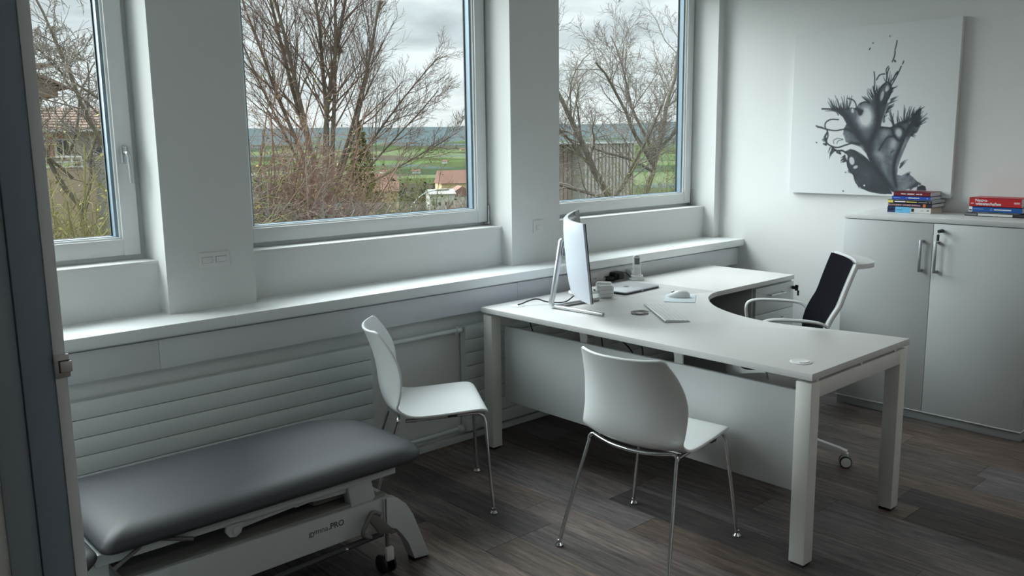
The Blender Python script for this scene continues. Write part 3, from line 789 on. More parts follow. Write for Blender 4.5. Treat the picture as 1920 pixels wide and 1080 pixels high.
    light((530, 632), 27, 38, .85, .3, .5); light((606, 560), 17, 26, .9, -.5, .5); light((462, 350), 15, 30, .95, -.4, .4); light((428, 400), 13, 42, .9, -.2, .4)
    light((238, 810), 20, 34, .95, .3, .3); light((262, 850), 20, 14, .9, .4, .4); light((235, 450), 22, 28, .85, 0, .4)
    light((560, 880), 30, 70, .45, -.2, .8); light((318, 968), 8, 7, 1, 0, .3)
    light((560, 700), 10, 60, .6, -.3, .6)
    # veins
    def vein(P, w, s=6, a=1.0): soft(P, w, s, a)
    vein([(40, 480), (110, 482), (160, 490), (210, 540), (240, 600), (290, 675), (340, 730), (360, 810), (420, 895), (495, 1005)], 3.2, 7)
    vein([(480, 325), (462, 312), (430, 335), (408, 370), (400, 440), (405, 520), (400, 590), (370, 660), (348, 725)], 2.6, 7)
    vein([(480, 325), (486, 360), (470, 410), (440, 450)], 2.6, 6)
    vein([(640, 500), (605, 570), (575, 630), (550, 700), (510, 800), (500, 880), (515, 970)], 2.0, 5)
    vein([(0, 588), (30, 598), (75, 610), (130, 618), (200, 608), (240, 625)], 2.4, 4)
    vein([(150, 548), (100, 547), (66, 566), (60, 595), (75, 615)], 2.6, 4)
    vein([(75, 615), (80, 650), (70, 690), (100, 715), (145, 725), (190, 712), (240, 698), (290, 702)], 3.0, 5)
    vein([(75, 630), (60, 660), (72, 700)], 5, 5, .9)
    vein([(105, 718), (135, 745), (175, 745), (200, 760)], 4, 5)
    vein([(120, 700), (118, 680), (145, 668), (178, 672)], .8, 2, .5); vein([(140, 700), (150, 682), (180, 675)], .8, 2, .5)
    vein([(270, 480), (288, 450), (320, 436), (350, 442)], 1.8, 3)
    vein([(285, 490), (292, 510), (300, 495)], 9, 4); vein([(262, 478), (285, 488)], 4, 4)
    vein([(415, 600), (455, 598), (490, 608), (500, 645), (530, 680), (550, 672)], 2.0, 5); vein([(490, 608), (496, 592), (540, 592), (568, 620)], 1.8, 3)
    vein([(412, 740), (440, 690), (468, 658), (505, 655)], 1.6, 5, .8)
    vein([(250, 745), (300, 790), (350, 828)], 1.6, 7, .9)
    vein([(207, 812), (214, 850), (232, 880), (250, 900), (262, 940), (285, 975)], 3, 4)
    vein([(382, 355), (384, 300), (380, 250)], 1.6, 3, .9); vein([(480, 318), (500, 285), (522, 248)], 2.2, 3); vein([(455, 312), (460, 262), (472, 225)], 1.8, 3)
    vein([(488, 330), (510, 290), (530, 250), (545, 215)], 1.8, 3, .9); vein([(395, 298), (415, 268), (445, 262)], 2.0, 2.5, .9)
    vein([(458, 270), (455, 235), (468, 215)], 1.6, 2.5, .8); vein([(520, 55), (515, 85), (508, 112)], 1.4, 2, .9); vein([(508, 120), (505, 150), (492, 185)], 2.0, 2, .9); vein([(505, 178), (510, 185)], 3, 2, .9)
    vein([(560, 182), (553, 200)], 1.4, 2, .8); vein([(520, 265), (528, 250)], 3, 2, .8); vein([(350, 110), (355, 102)], 2, 1.5, .8); vein([(372, 68), (374, 71)], 1.5, 1.5, .7); vein([(476, 26), (478, 28)], 1.5, 1.5, .6)
    vein([(0, 692), (4, 694)], 2, 1.5, .8); vein([(196, 883), (200, 884)], 1.5, 1.5, .8); vein([(180, 1003), (184, 1005)], 2, 1.5, .8)
    vein([(212, 415), (245, 424), (262, 445), (268, 470)], 2, 3); vein([(140, 755), (165, 765), (150, 745)], 3.5, 2.5)
    def hair(a, c, dr, ln, n, spread=.5, w=1.6, dark=.85):
        for i in range(n):
            t = rs.rand(); p = (a[0] + (c[0] - a[0]) * t, a[1] + (c[1] - a[1]) * t)
            an = math.atan2(dr[1], dr[0]) + (t - .5) * spread * 2 + rs.randn() * .15
            l_ = ln * (.4 + .8 * rs.rand())
            qd = (p[0] + math.cos(an) * l_, p[1] + math.sin(an) * l_); md = ((p[0] + qd[0]) / 2 + rs.randn() * 3, (p[1] + qd[1]) / 2)
            pp = [uv(p), uv(md), uv(qd)]
            d = dist([p, md, qd], 3)
            # taper with distance from the base
            r_ = np.hypot(xx - pp[0][0], yy - pp[0][1]) / (l_ * S + 1e-6)
            over(dark * np.clip(1.35 - r_, .15, 1) * np.exp(-np.maximum(d - .55 * w * S * np.clip(1.2 - r_, .1, 1), 0) / (1.3 * S)) * (d < 20))
    hair((110, 485), (225, 485), (-.25, -1), 80, 22, .35, 2.6); hair((120, 480), (150, 520), (-1, -.3), 60, 6, .3, 2)
    hair((345, 440), (400, 385), (-.5, -1), 55, 16, .3, 2.4); hair((440, 540), (492, 400), (1, -.6), 42, 22, .2, 2.4, .6); hair((470, 400), (490, 350), (1, -1), 40, 8, .2, 2)
    hair((490, 595), (600, 555), (-.1, -1), 95, 22, .35, 2.4); hair((590, 560), (650, 600), (.75, -.8), 90, 16, .2, 3, .7); hair((600, 545), (640, 500), (.5, -1), 60, 12, .3, 3, .8)
    hair((640, 560), (600, 650), (1, .2), 26, 16, .3, 2.2, .6); hair((70, 640), (70, 720), (-1, .3), 28, 12, .6, 2.2); hair((20, 595), (60, 605), (-1, -.2), 30, 5, .4, 2)
    hair((95, 725), (145, 745), (-.6, .8), 58, 10, .3, 3); hair((185, 755), (205, 815), (-.8, .6), 34, 14, .4, 2.6); hair((220, 860), (245, 890), (-.8, .4), 22, 8, .4, 2.4)
    hair((535, 860), (545, 820), (.8, -.7), 42, 10, .3, 2.2, .45); hair((575, 905), (600, 890), (.7, -.6), 22, 6, .3, 2.2, .5); hair((470, 790), (490, 740), (.5, -.5), 30, 6, .3, 2, .35)
    hair((375, 395), (400, 360), (0, -1), 50, 6, .4, 1.6, .7); hair((455, 320), (500, 300), (.2, -1), 60, 6, .5, 1.4, .6)
    base = np.array([0.66, 0.68, 0.685]); ink = np.array([0.016, 0.022, 0.030])
    D = np.clip(D * 1.06, 0, 1) ** .88
    col = np.exp(np.log(base)[None, None] * (1 - D[..., None]) + np.log(ink)[None, None] * D[..., None])
    return W, col
W, pcol = make_paint()
b = B(); bx(b, 5.1655, 5.199, 2.985 - UW, 2.985, 1.21, 1.21 + UH, bev=.001); finish('stretcher', b, mat('canvas_side', (0.66, 0.67, 0.67), 0.8, var=0.01), pt)
g = np.linspace(0, 1, W)
uu, vv = np.meshgrid(g, g)
co = np.stack([np.full(uu.shape, 5.1648), 2.985 - uu * UW, 1.21 + vv * UH], -1).reshape(-1, 3) - np.array(OFF[pt.name])
idx = np.arange(W * W).reshape(W, W)
fa_ = np.stack([idx[:-1, :-1], idx[1:, :-1], idx[1:, 1:], idx[:-1, 1:]], -1).reshape(-1, 4)
me = bpy.data.meshes.new('painted_canvas')
me.vertices.add(W * W); me.vertices.foreach_set('co', co.ravel())
me.loops.add(fa_.size); me.loops.foreach_set('vertex_index', fa_.ravel())
me.polygons.add(len(fa_)); me.polygons.foreach_set('loop_start', np.arange(0, fa_.size, 4)); me.polygons.foreach_set('loop_total', np.full(len(fa_), 4))
me.update(calc_edges=True); me.validate()
ca = me.color_attributes.new('ink', 'FLOAT_COLOR', 'POINT')
ca.data.foreach_set('color', np.concatenate([pcol, np.ones((W, W, 1))], -1).reshape(-1).astype(np.float32))
M = bpy.data.materials.new('ink_on_canvas'); M.use_nodes = True
at_ = M.node_tree.nodes.new('ShaderNodeAttribute'); at_.attribute_name = 'ink'
bs = M.node_tree.nodes['Principled BSDF']; M.node_tree.links.new(at_.outputs['Color'], bs.inputs['Base Color']); bs.inputs['Roughness'].default_value = 0.6
me.materials.append(M)
o = bpy.data.objects.new('painted_canvas', me); COL.objects.link(o); o.parent = pt

# ------------------------------------------------------------------ visitor chairs
def visitor_chair(label, loc, rotz, tag_side):
    t = thing('visitor_chair', loc, label, 'chair', None, local=True, rotz=rotz)
    prof = [(.246, .418, .150, 0), (.252, .428, .182, 0), (.243, .446, .203, 0), (.215, .457, .215, .0), (.15, .453, .221, .002), (.04, .443, .223, .005), (-.06, .436, .222, .010), (-.115, .439, .219, .026),
            (-.155, .456, .221, .042), (-.176, .49, .222, .060), (-.188, .54, .222, .078), (-.194, .60, .223, .086), (-.202, .65, .216, .084), (-.216, .70, .203, .074), (-.236, .75, .186, .062), (-.247, .772, .177, .056), (-.252, .782, .166, .048)]
    P = spline([(a, c, w) for a, c, w, _ in prof], 3)
    Cc = spline([(d, 0, 0) for *_, d in prof], 3)
    nu = 22
    def surf(thick):
        rows = []
        for i, p in enumerate(P):
            a = P[max(i - 1, 0)]; c = P[min(i + 1, len(P) - 1)]
            d = Vector((c.x - a.x, 0, c.y - a.y)).normalized(); nrm = Vector((-d.z, 0, d.x))   # towards the sitter is +
            if nrm.z < -0.01 and abs(nrm.z) > abs(nrm.x): nrm = -nrm
            if i > len(P) * .5 and nrm.x < 0: nrm = -nrm
            if i <= len(P) * .5 and nrm.z < 0: nrm = -nrm
            row = []
            for k in range(nu + 1):
                u = -1 + 2 * k / nu
                row.append(Vector((p.x, u * p.z, p.y + .016 * max(0, (p.y - .66) / .12) * (1 - u * u))) + nrm * (Cc[i].x * abs(u) ** 2.3))
            rows.append(row)
        return rows
    rows = surf(0)
    b = B()
    V = [[b.verts.new(v) for v in r] for r in rows]
    for i in range(len(V) - 1):
        for k in range(nu): b.faces.new((V[i][k], V[i][k + 1], V[i + 1][k + 1], V[i + 1][k]))
    bmesh.ops.recalc_face_normals(b, faces=b.faces)
    b.normal_update()
    # make the normals face the sitter
    mid = V[12][nu // 2]
    if mid.normal.z < 0: bmesh.ops.reverse_faces(b, faces=b.faces)
    r_ = bmesh.ops.solidify(b, geom=b.faces[:], thickness=.011)
    bmesh.ops.recalc_face_normals(b, faces=b.faces)
    es = [e for e in b.edges if len(e.link_faces) == 2 and e.calc_face_angle(0) > R(60)]
    bmesh.ops.bevel(b, geom=es, offset=.0035, segments=2, profile=.5, affect='EDGES')
    shell = finish('shell', b, m_shell, t, smooth=50)
    rr = .0075
    # side tubes: floor - seat - floor on each side
    for s in (-1, 1):
        fl_, rl_ = (.257, s * .245), (-.262, s * .245)
        b = B()
        pf = [(fl_[0], fl_[1], .014), (.246, s * .222, .20), (.236, s * .197, .385), (.228, s * .190, .415), (.205, s * .188, .431)]
        tube(b, [pf[0], pf[1], pf[2]] + spline(pf[2:], 4)[1:] + [(.10, s * .186, .427), (-.03, s * .184, .419), (-.10, s * .184, .415)], rr, 12)
        finish('leg', b, m_chrome, t)
        b = B()
        top = (-.135, s * .196, .405)
        tube(b, [(rl_[0], rl_[1], .014), (-.20, s * .222, .21), top] + spline([top, (-.130, s * .195, .425), (-.128, s * .178, .436), (-.135, s * .15, .432)], 4)[1:] + spline([(-.135, s * .15, .432), (-.150, s * .08, .424), (-.155, 0, .421)], 4)[1:], rr, 12)
        finish('leg', b, m_chrome, t)
        for (fx_, fy_) in (fl_, rl_):
            b = B(); lathe(b, [(0, .002), (.016, .002), (.0165, .005), (.012, .011), (.009, .015), (.0088, .026), (0, .028)], 18, Matrix.Translation((fx_, fy_, 0)))
            f = finish('foot', b, m_chrome, t)
            b = B(); lathe(b, [(0, 0), (.0145, 0), (.0145, .0025), (0, .0025)], 16, Matrix.Translation((fx_, fy_, 0))); finish('glide', b, m_black, f)
    for xx, zz in ((.13, .428), (-.06, .417)):
        b = B(); tube(b, [(xx, -.186, zz), (xx, .186, zz)], .006, 10); finish('crossbar', b, m_chrome, t)
        for s in (-1, 1):
            b = B(); lathe(b, [(0, 0), (.009, 0), (.009, .008), (0, .008)], 12, Matrix.Translation((xx, s * .165, zz - .012))); finish('mount', b, m_black, t)
    s = tag_side
    b = B(); bx(b, .075, .115, s * .216 - .004, s * .216 + .006, .430, .444, bev=.0015); finish('clip', b, m_black, t, label='small black clip on the seat edge')
    return t
visitor_chair('white plastic chair on chrome legs between couch and desk, seen from its side', (2.17, 2.972, 0), R(-31.5), -1)
visitor_chair('white plastic chair on chrome legs in front of the desk, its back to the viewer', (2.538, 2.014, 0), R(6.1), -1)

# ------------------------------------------------------------------ task chair
def task_chair():
    # local frame: x forward (towards the desk corner), y left
    ang = 2.26
    t = thing('office_chair', (3.742, 2.192, 0), 'white swivel chair with a black mesh back behind the desk', 'chair', local=True, rotz=ang)
    base_ang0 = math.atan2(1.844 - 2.192, 3.83 - 3.742) - ang
    RB = .345
    b = B(); lathe(b, [(0, .085), (.038, .085), (.042, .10), (.040, .125), (.030, .135), (0, .135)], 24); hub = finish('hub', b, m_white, t)
    for k in range(5):
        a = base_ang0 + k * 2 * PI / 5
        M_ = Matrix.Rotation(a, 4, 'Z')
        b = B()
        P_ = [(.030, .096), (.10, .102), (RB - .03, .074), (RB + .006, .066), (RB + .006, .082), (RB - .03, .092), (.10, .136), (.030, .140)]
        lo, hi = [], []
        prism(b, [(p[0], p[1]) for p in P_], -.014, .014, axis='y', bev=.003, M=M_)
        bx(b, RB - .012, RB + .012, -.012, .012, .052, .070, bev=.002, M=M_)
        arm_ = finish('base_arm', b, m_white, t)
        cpos = M_ @ Vector((RB, 0, .028))
        ca_ = 0.5 + k * .9 if k else ang * 0 + (0.0)
        face = Matrix.Translation(cpos) @ Matrix.Rotation(a + (.35 if k == 0 else .9 * k), 4, 'Z') @ Matrix.Rotation(PI / 2, 4, 'X')
        b = B()
        for sgn in (-1, 1):
            lathe(b, [(0, .006), (.0225, .006), (.028, .008), (.028, .021), (.0235, .023)], 26, face @ Matrix.Rotation(0 if sgn > 0 else PI, 4, 'X'))
        w_ = finish('caster', b, m_black, t)
        b = B()
        for sgn in (-1, 1):
            lathe(b, [(.0238, .0215), (.0225, .0245), (.010, .0255), (0, .0255)], 26, face @ Matrix.Rotation(0 if sgn > 0 else PI, 4, 'X'))
        lathe(b, [(.0, -.006), (.027, -.006), (.0275, 0), (.027, .006), (0, .006)], 26, face)
        finish('wheel_cover', b, m_white, w_)
    b = B(); tube(b, [(0, 0, .13), (0, 0, .26)], .024, 20); tube(b, [(0, 0, .26), (0, 0, .40)], .0145, 16); finish('gas_column', b, m_alu, t)
    # mechanism and seat
    b = B(); prism(b, [(-.13, .385), (.10, .385), (.15, .405), (.15, .425), (-.14, .425)], -.06, .06, axis='y', bev=.006); finish('mechanism', b, m_offw, t)
    def pad(w, d, z0, z1, r, bulge):
        b = B(); n = 40; rings = []
        prof = [(0.0, 0), (.90, 0), (.975, .12), (1.0, .45), (.99, .75), (.95, .93), (.85, 1.0), (0.0, 1.03)]
        for (q, h) in prof[1:-1]:
            ring = []
            for k in range(n):
                a = 2 * PI * k / n
                ex = 2 / 4.5
                X = abs(math.cos(a)) ** ex * math.copysign(1, math.cos(a)) * d * q; Y = abs(math.sin(a)) ** ex * math.copysign(1, math.sin(a)) * w * q
                zz = z0 + (z1 - z0) * h - (max(0, X / d) ** 3) * .03
                ring.append(b.verts.new((X, Y, zz)))
            rings.append(ring)
        for r0, r1 in zip(rings, rings[1:]):
            for k in range(n): b.faces.new((r0[k], r0[(k + 1) % n], r1[(k + 1) % n], r1[k]))
        b.faces.new(rings[0][::-1])
        c = b.verts.new((0, 0, z1 - .004))
        for k in range(n): b.faces.new((rings[-1][k], rings[-1][(k + 1) % n], c))
        return b
    b = pad(.240, .240, .405, .484, 0, 0); finish('seat_shell', b, m_white, t)
    b = pad(.195, .195, .478, .494, 0, 0); finish('seat', b, m_mesh, t)
    # backrest: side frame lines, mesh between
    nz_ = 14
    def bp(v, u):    # v 0..1 bottom to top, u -1..1
        z_ = .525 + .465 * v
        x_ = -.195 + .028 * math.sin(PI * min(1, v * 1.7)) - .115 * v ** 1.5 + .03 * u * u
        return Vector((x_, u * (.215 + .010 * v), z_))
    b = B(); nu = 14
    V = [[b.verts.new(bp(i / nz_, -1 + 2 * k / nu)) for k in range(nu + 1)] for i in range(nz_ + 1)]
    for i in range(nz_):
        for k in range(nu): b.faces.new((V[i][k], V[i][k + 1], V[i + 1][k + 1], V[i + 1][k]))
    bmesh.ops.solidify(b, geom=b.faces[:], thickness=.012)
    finish('backrest', b, m_mesh, t)
    for s in (-1, 1):
        b = B()
        pts = [bp(i / 12, s * 1.0) + Vector((-.016, s * .006, 0)) for i in range(13)]
        low = [Vector((-.05, s * .12, .415)), Vector((-.13, s * .19, .42)), Vector((-.19, s * .215, .46))]
        tube(b, spline(low + pts, 3), .0115, 10)
        finish('back_frame', b, m_white, t)
    # swept-back top rail
    b = B()
    top = [bp(1, u) for u in np.linspace(-1, 1, 17)]
    outer = []
    for i, p in enumerate(top):
        u = -1 + 2 * i / 16
        ext = .090 * (1 - abs(u) ** 3.0) + .018
        outer.append(p + Vector((-ext, 0, -.006 * (1 - u * u))))
    h = .030
    rows = []
    inn = [p + Vector((-.012, 0, .008)) for p in top]
    lo1 = [p + Vector((0, 0, -.022)) for p in outer]
    lo0 = [p + Vector((-.014, 0, -.02)) for p in top]
    LL = []
    for seq in (inn, outer, lo1, lo0): LL.append([b.verts.new(p) for p in seq])
    for q in range(4):
        a, c = LL[q], LL[(q + 1) % 4]
        for i in range(16): b.faces.new((a[i], a[i + 1], c[i + 1], c[i]))
    b.faces.new([l[0] for l in LL]); b.faces.new([l[-1] for l in LL][::-1])
    bmesh.ops.recalc_face_normals(b, faces=b.faces)
    finish('top_rail', b, m_white, t, smooth=40)
    # arm loops
    for s in (-1, 1):
        y_ = s * .262
        pts = [(-.165, s * .232, .635), (-.18, y_ * .96, .685), (-.155, y_, .717), (-.09, y_, .731), (.03, y_, .737), (.090, y_, .732), (.120, y_, .712), (.122, y_, .66), (.10, s * .255, .56), (.075, s * .235, .46), (.06, s * .15, .418)]
        sp_ = spline(pts, 5)
        b = B()
        # flat oval section
        rings = []
        for i, p in enumerate(sp_):
            a = sp_[max(i - 1, 0)]; c = sp_[min(i + 1, len(sp_) - 1)]
            tdir = (c - a).normalized(); side = Vector((0, 1, 0)); side = (side - tdir * side.dot(tdir)).normalized(); nn = tdir.cross(side)
            f = i / (len(sp_) - 1)
            wy = .017 if f < .62 else .017 - .006 * (f - .62) / .38
            rings.append([b.verts.new(p + side * wy * math.cos(2 * PI * k / 12) + nn * .0075 * math.sin(2 * PI * k / 12)) for k in range(12)])
        for r0, r1 in zip(rings, rings[1:]):
            for k in range(12): b.faces.new((r0[k], r0[(k + 1) % 12], r1[(k + 1) % 12], r1[k]))
        b.faces.new(rings[0][::-1]); b.faces.new(rings[-1])
        finish('armrest', b, m_white, t)
    b = B(); tube(b, [(.05, -.16, .41), (.05, -.225, .405), (.06, -.25, .40)], .006, 8); lathe(b, [(0, 0), (.009, .002), (.012, .02), (.009, .035), (0, .036)], 12, Matrix.Translation((.06, -.25, .385))); finish('height_lever', b, m_black, t)
task_chair()

# ------------------------------------------------------------------ treatment couch
co_ = thing('treatment_couch', (1.25, 2.76, 0), 'low treatment couch with a dark grey vinyl mattress on a white frame', 'treatment couch')
def rounded(x0, x1, y0, y1, radii, n=10):
    o = []
    for (cx_, cy_, r, a0) in ((x1, y1, radii[0], 0), (x0, y1, radii[1], 90), (x0, y0, radii[2], 180), (x1, y0, radii[3], 270)):
        sx = -1 if cx_ == x1 else 1; sy = -1 if cy_ == y1 else 1
        for k in range(n + 1):
            a = R(a0 + 90 * k / n)
            o.append((cx_ + sx * r + r * math.cos(a), cy_ + sy * r + r * math.sin(a)))
    return o
def cushion(name, x0, x1, y0, y1, z0, z1, radii, parent, M_=None):
    out_ = rounded(x0, x1, y0, y1, radii)
    cx_, cy_ = (x0 + x1) / 2, (y0 + y1) / 2
    hx, hy = (x1 - x0) / 2, (y1 - y0) / 2
    b = B(); rings = []
    H = z1 - z0
    prof = [(.022, 0), (.008, .06), (.001, .16), (0, .28), (.004, .44), (.015, .61), (.032, .77), (.056, .89), (.088, .96), (.13, .995), (.18, 1.01)]
    for ins, h in prof:
        kx, ky = (hx - ins) / hx, (hy - ins) / hy
        rings.append([b.verts.new((cx_ + (x - cx_) * kx, cy_ + (y - cy_) * ky, z0 + H * h)) for x, y in out_])
    n = len(out_)
    for r0, r1 in zip(rings, rings[1:]):
        for k in range(n): b.faces.new((r0[k], r0[(k + 1) % n], r1[(k + 1) % n], r1[k]))
    b.faces.new(rings[0][::-1]); b.faces.new(rings[-1])
    if M_ is not None: bmesh.ops.transform(b, matrix=M_, verts=b.verts)
    return finish(name, b, m_vinyl, parent, smooth=60)
cushion('mattress', 0.672, 1.832, 2.480, 3.085, .402, .468, (.22, .03, .035, .11), co_)
Mh = Matrix.Translation((0.655, 0, .455)) @ Matrix.Rotation(R(-22), 4, 'Y') @ Matrix.Translation((-0.655, 0, -.455))
cushion('headrest', 0.26, 0.648, 2.475, 3.095, .395, .455, (.05, .14, .14, .05), co_, Mh)
b = B()
for yy in (2.525, 3.015): bx(b, .66, 1.70, yy, yy + .03, .366, .402, bev=.002)
for xx in (.67, 1.2, 1.66): bx(b, xx, xx + .04, 2.555, 3.015, .372, .400)
finish('top_frame', b, m_couchw, co_)
for yy in (2.54, 2.98):
    b = B(); prism(b, [(.60, .40), (.665, .402), (.70, .37), (.70, .30), (.655, .288), (.62, .30), (.585, .365)], yy, yy + .015, axis='y', bev=.002); finish('headrest_hinge', b, m_couchw, co_)
# chassis: white side cover with dark inner tray
b = B(); prism(b, [(.735, .055), (.735, .300), (1.665, .288), (1.665, .178), (.90, .178), (.84, .055)], 2.520, 2.535, axis='y', bev=.002); finish('side_cover', b, m_couchw, co_)
b = B(); prism(b, [(.735, .055), (.735, .300), (1.665, .288), (1.665, .178), (.90, .178), (.84, .055)], 3.000, 3.015, axis='y', bev=.002); finish('side_cover', b, m_couchw, co_)
b = B(); bx(b, .74, 1.66, 2.535, 2.56, .285, .300); finish('cover_lip', b, m_couchd, co_, smooth=0)
b = B(); bx(b, .745, 1.655, 2.56, 2.995, .270, .287); finish('tray', b, m_couchd, co_, smooth=0)
b = B(); bx(b, .95, 1.64, 2.60, 2.66, .19, .27); bx(b, .95, 1.64, 2.88, 2.94, .19, .27); finish('chassis_beam', b, m_black, co_)
b = B(); tube(b, [(.80, 2.515, .130), (1.625, 2.515, .158)], .011, 10); finish('foot_bar', b, mat('dark_bar', (0.06, 0.062, 0.065), 0.45, metal=.3, var=.03), co_)
b = B(); lathe(b, [(0, 0), (.007, 0), (.006, .004), (.003, .006), (0, .0065)], 14, Matrix.Translation((1.470, 2.505, .153)) @ Matrix.Rotation(PI / 2, 4, 'X')); finish('bolt', b, m_chrome, co_)
# arched end legs
def arch(x_mir=None):
    P_ = [(1.652, .287), (1.700, .272), (1.735, .240), (1.765, .190), (1.790, .120), (1.832, .012), (1.828, .004), (1.765, .012), (1.758, .03), (1.738, .085), (1.715, .130), (1.690, .160), (1.665, .174), (1.635, .178), (1.635, .287)]
    if x_mir is not None: P_ = [(x_mir - x, z) for x, z in P_]
    return P_
for xm in (None, 2.50):
    for yy in (2.512, 2.975):
        b = B(); prism(b, arch(xm), yy, yy + .05, axis='y', bev=.004); l_ = finish('leg', b, m_couchw, co_)
        b = B(); xs_ = (1.764, 1.828) if xm is None else (xm - 1.828, xm - 1.764); bx(b, xs_[0], xs_[1], yy + .003, yy + .047, 0, .014, bev=.002); finish('foot_pad', b, m_black, l_)
b = B(); bx(b, 1.66, 1.70, 2.562, 2.975, .18, .268, bev=.004); finish('leg_crossbar', b, m_couchw, co_)
b = B(); bx(b, .80, .84, 2.562, 2.975, .18, .268, bev=.004); finish('leg_crossbar', b, m_couchw, co_)
# lifting arms
b = B(); prism(b, [(1.06, .352), (1.10, .335), (1.30, .353), (1.305, .345), (1.355, .352), (1.42, .345), (1.50, .34), (1.52, .40), (1.30, .392), (1.12, .366), (1.06, .376)], 2.545, 2.565, axis='y', bev=.002); finish('lift_arm', b, m_couchw, co_)
b = B(); prism(b, [(1.055, .372), (1.050, .345), (1.062, .326), (1.082, .322), (1.10, .332), (1.108, .352), (1.112, .372)], 2.525, 2.540, axis='y', bev=.002); pv = finish('pivot_bracket', b, m_couchw, co_)
b = B(); lathe(b, [(0, 0), (.014, 0), (.014, .005), (.011, .007), (0, .007)], 22, Matrix.Translation((1.084, 2.526, .345)) @ Matrix.Rotation(PI / 2, 4, 'X')); finish('pivot_pin', b, m_couchw, pv)
b = B(); prism(b, [(1.512, .290), (1.500, .375), (1.560, .405), (1.590, .404), (1.612, .300), (1.60, .290)], 2.530, 2.575, axis='y', bev=.002); finish('end_support', b, m_couchw, co_)
b = B(); bx(b, 1.40, 1.62, 2.60, 2.97, .30, .37, bev=.01); finish('lift_motor', b, m_couchd, co_)
# adjusting levers below the mattress edge
b = B(); tube(b, [(.700, 2.485, .366), (.785, 2.52, .392)], .0065, 10); finish('lever', b, m_lever, co_)
b = B(); tube(b, [(.850, 2.53, .392), (.938, 2.505, .372)], .0065, 10); finish('lever', b, m_lever, co_)
# foot pedal on its arm
b = B(); prism(b, [(1.552, .268), (1.578, .262), (1.640, .190), (1.612, .176), (1.586, .184), (1.545, .250)], 2.470, 2.484, axis='y', bev=.002); pe = finish('pedal_arm', b, m_lever, co_)
b = B(); tube(b, spline([(1.594, 2.476, .254), (1.570, 2.474, .270), (1.553, 2.472, .268), (1.530, 2.468, .238), (1.516, 2.466, .216), (1.520, 2.465, .200), (1.545, 2.465, .186)], 4), .0085, 12); finish('pedal', b, m_lever, pe)
# castor with its stem
b = B(); tube(b, [(1.640, 2.505, .290), (1.636, 2.502, .24), (1.636, 2.500, .135)], .0028, 8); tube(b, [(1.636, 2.5, .175), (1.636, 2.5, .112)], .0075, 10); finish('castor_stem', b, m_lever, co_)
b = B(); bx(b, 1.620, 1.652, 2.480, 2.498, .060, .112, bev=.005); finish('castor_fork', b, m_offw, co_)
for dx in (-.019, .019):
    b = B(); lathe(b, [(0, -.007), (.030, -.007), (.036, -.003), (.036, .004), (.030, .007), (0, .007)], 24, Matrix.Translation((1.636 + dx, 2.515, .040)) @ Matrix.Rotation(PI / 2, 4, 'Y')); finish('castor_wheel', b, m_black, co_)
Mt = Matrix.Translation((1.372, 2.5195, .249)) @ Matrix.Rotation(PI / 2, 4, 'X')
text_obj('lettering', 'gymna', .029, Mt, m_print, co_, shear=.0)
text_obj('lettering', '.PRO', .029, Mt @ Matrix.Translation((.070, .001, 0)), m_print, co_, bold=True)

# ------------------------------------------------------------------ monitor
mo = thing('monitor', (2.97, 3.0, DZ), 'large white curved monitor on a silver V-shaped stand on the desk', 'monitor', local=True, rotz=math.atan2(-.70, .71))
# local x: facing the user, y: left of the facing direction
HM, HW, SG = .365, .400, .066
zb = .088
tilt = R(5.5)
MT = Matrix.Translation((.128, 0, zb)) @ Matrix.Rotation(-tilt, 4, 'Y')
def msec(y, back):      # x of the front / back surface at lateral y
    f = SG * (y / HW) ** 2
    if not back: return f
    e_ = (1 - (abs(y) / HW) ** 2.2)
    return f - .012 - .022 * max(e_, 0) ** .8
b = B(); ny = 36
ys = [HW * (-1 + 2 * i / ny) for i in range(ny + 1)]
zs_ = [0, .006, .05, .12, .18, .24, .31, .359, .365]
bulge = [.25, .55, .85, 1, 1, 1, .85, .55, .25]
def addgrid(fn, rows_, cols_):
    V = [[b.verts.new(fn(i, k)) for k in range(cols_)] for i in range(rows_)]
    for i in range(rows_ - 1):
        for k in range(cols_ - 1): b.faces.new((V[i][k], V[i][k + 1], V[i + 1][k + 1], V[i + 1][k]))
    return V
def bk(i, k):
    y = ys[k]; f = msec(y, False)
    return Vector((f - .012 - (f - .012 - msec(y, True)) * bulge[i], y, zs_[i]))
Vb = addgrid(bk, len(zs_), ny + 1)
Vf = addgrid(lambda i, k: Vector((msec(ys[k], False) - .003, ys[k], zs_[i])), len(zs_), ny + 1)
for k in range(ny):
    b.faces.new((Vb[0][k], Vb[0][k + 1], Vf[0][k + 1], Vf[0][k])); b.faces.new((Vb[-1][k], Vb[-1][k + 1], Vf[-1][k + 1], Vf[-1][k]))
for i in range(len(zs_) - 1):
    b.faces.new((Vb[i][0], Vb[i + 1][0], Vf[i + 1][0], Vf[i][0])); b.faces.new((Vb[i][-1], Vb[i + 1][-1], Vf[i + 1][-1], Vf[i][-1]))
bmesh.ops.transform(b, matrix=MT, verts=b.verts)
finish('housing', b, m_moni, mo, smooth=40)
b = B(); V1 = addgrid(lambda i, k: Vector((msec(ys[k], False) - .0028, ys[k] * .998, (.0015, .3635)[i])), 2, ny + 1); V2 = addgrid(lambda i, k: Vector((msec(ys[k], False) + .001, ys[k] * .998, (.0015, .3635)[i])), 2, ny + 1)
for k in range(ny):
    for i in (0, 1): b.faces.new((V1[i][k], V1[i][k + 1], V2[i][k + 1], V2[i][k]))
for k in (0, -1): b.faces.new((V1[0][k], V1[1][k], V2[1][k], V2[0][k]))
bmesh.ops.transform(b, matrix=MT, verts=b.verts)
finish('screen', b, m_screen, mo, smooth=40)
b = B(); bx(b, .062, .115, -.03, .03, .262, .305, bev=.004); finish('mount', b, m_alu, mo)
b = B()
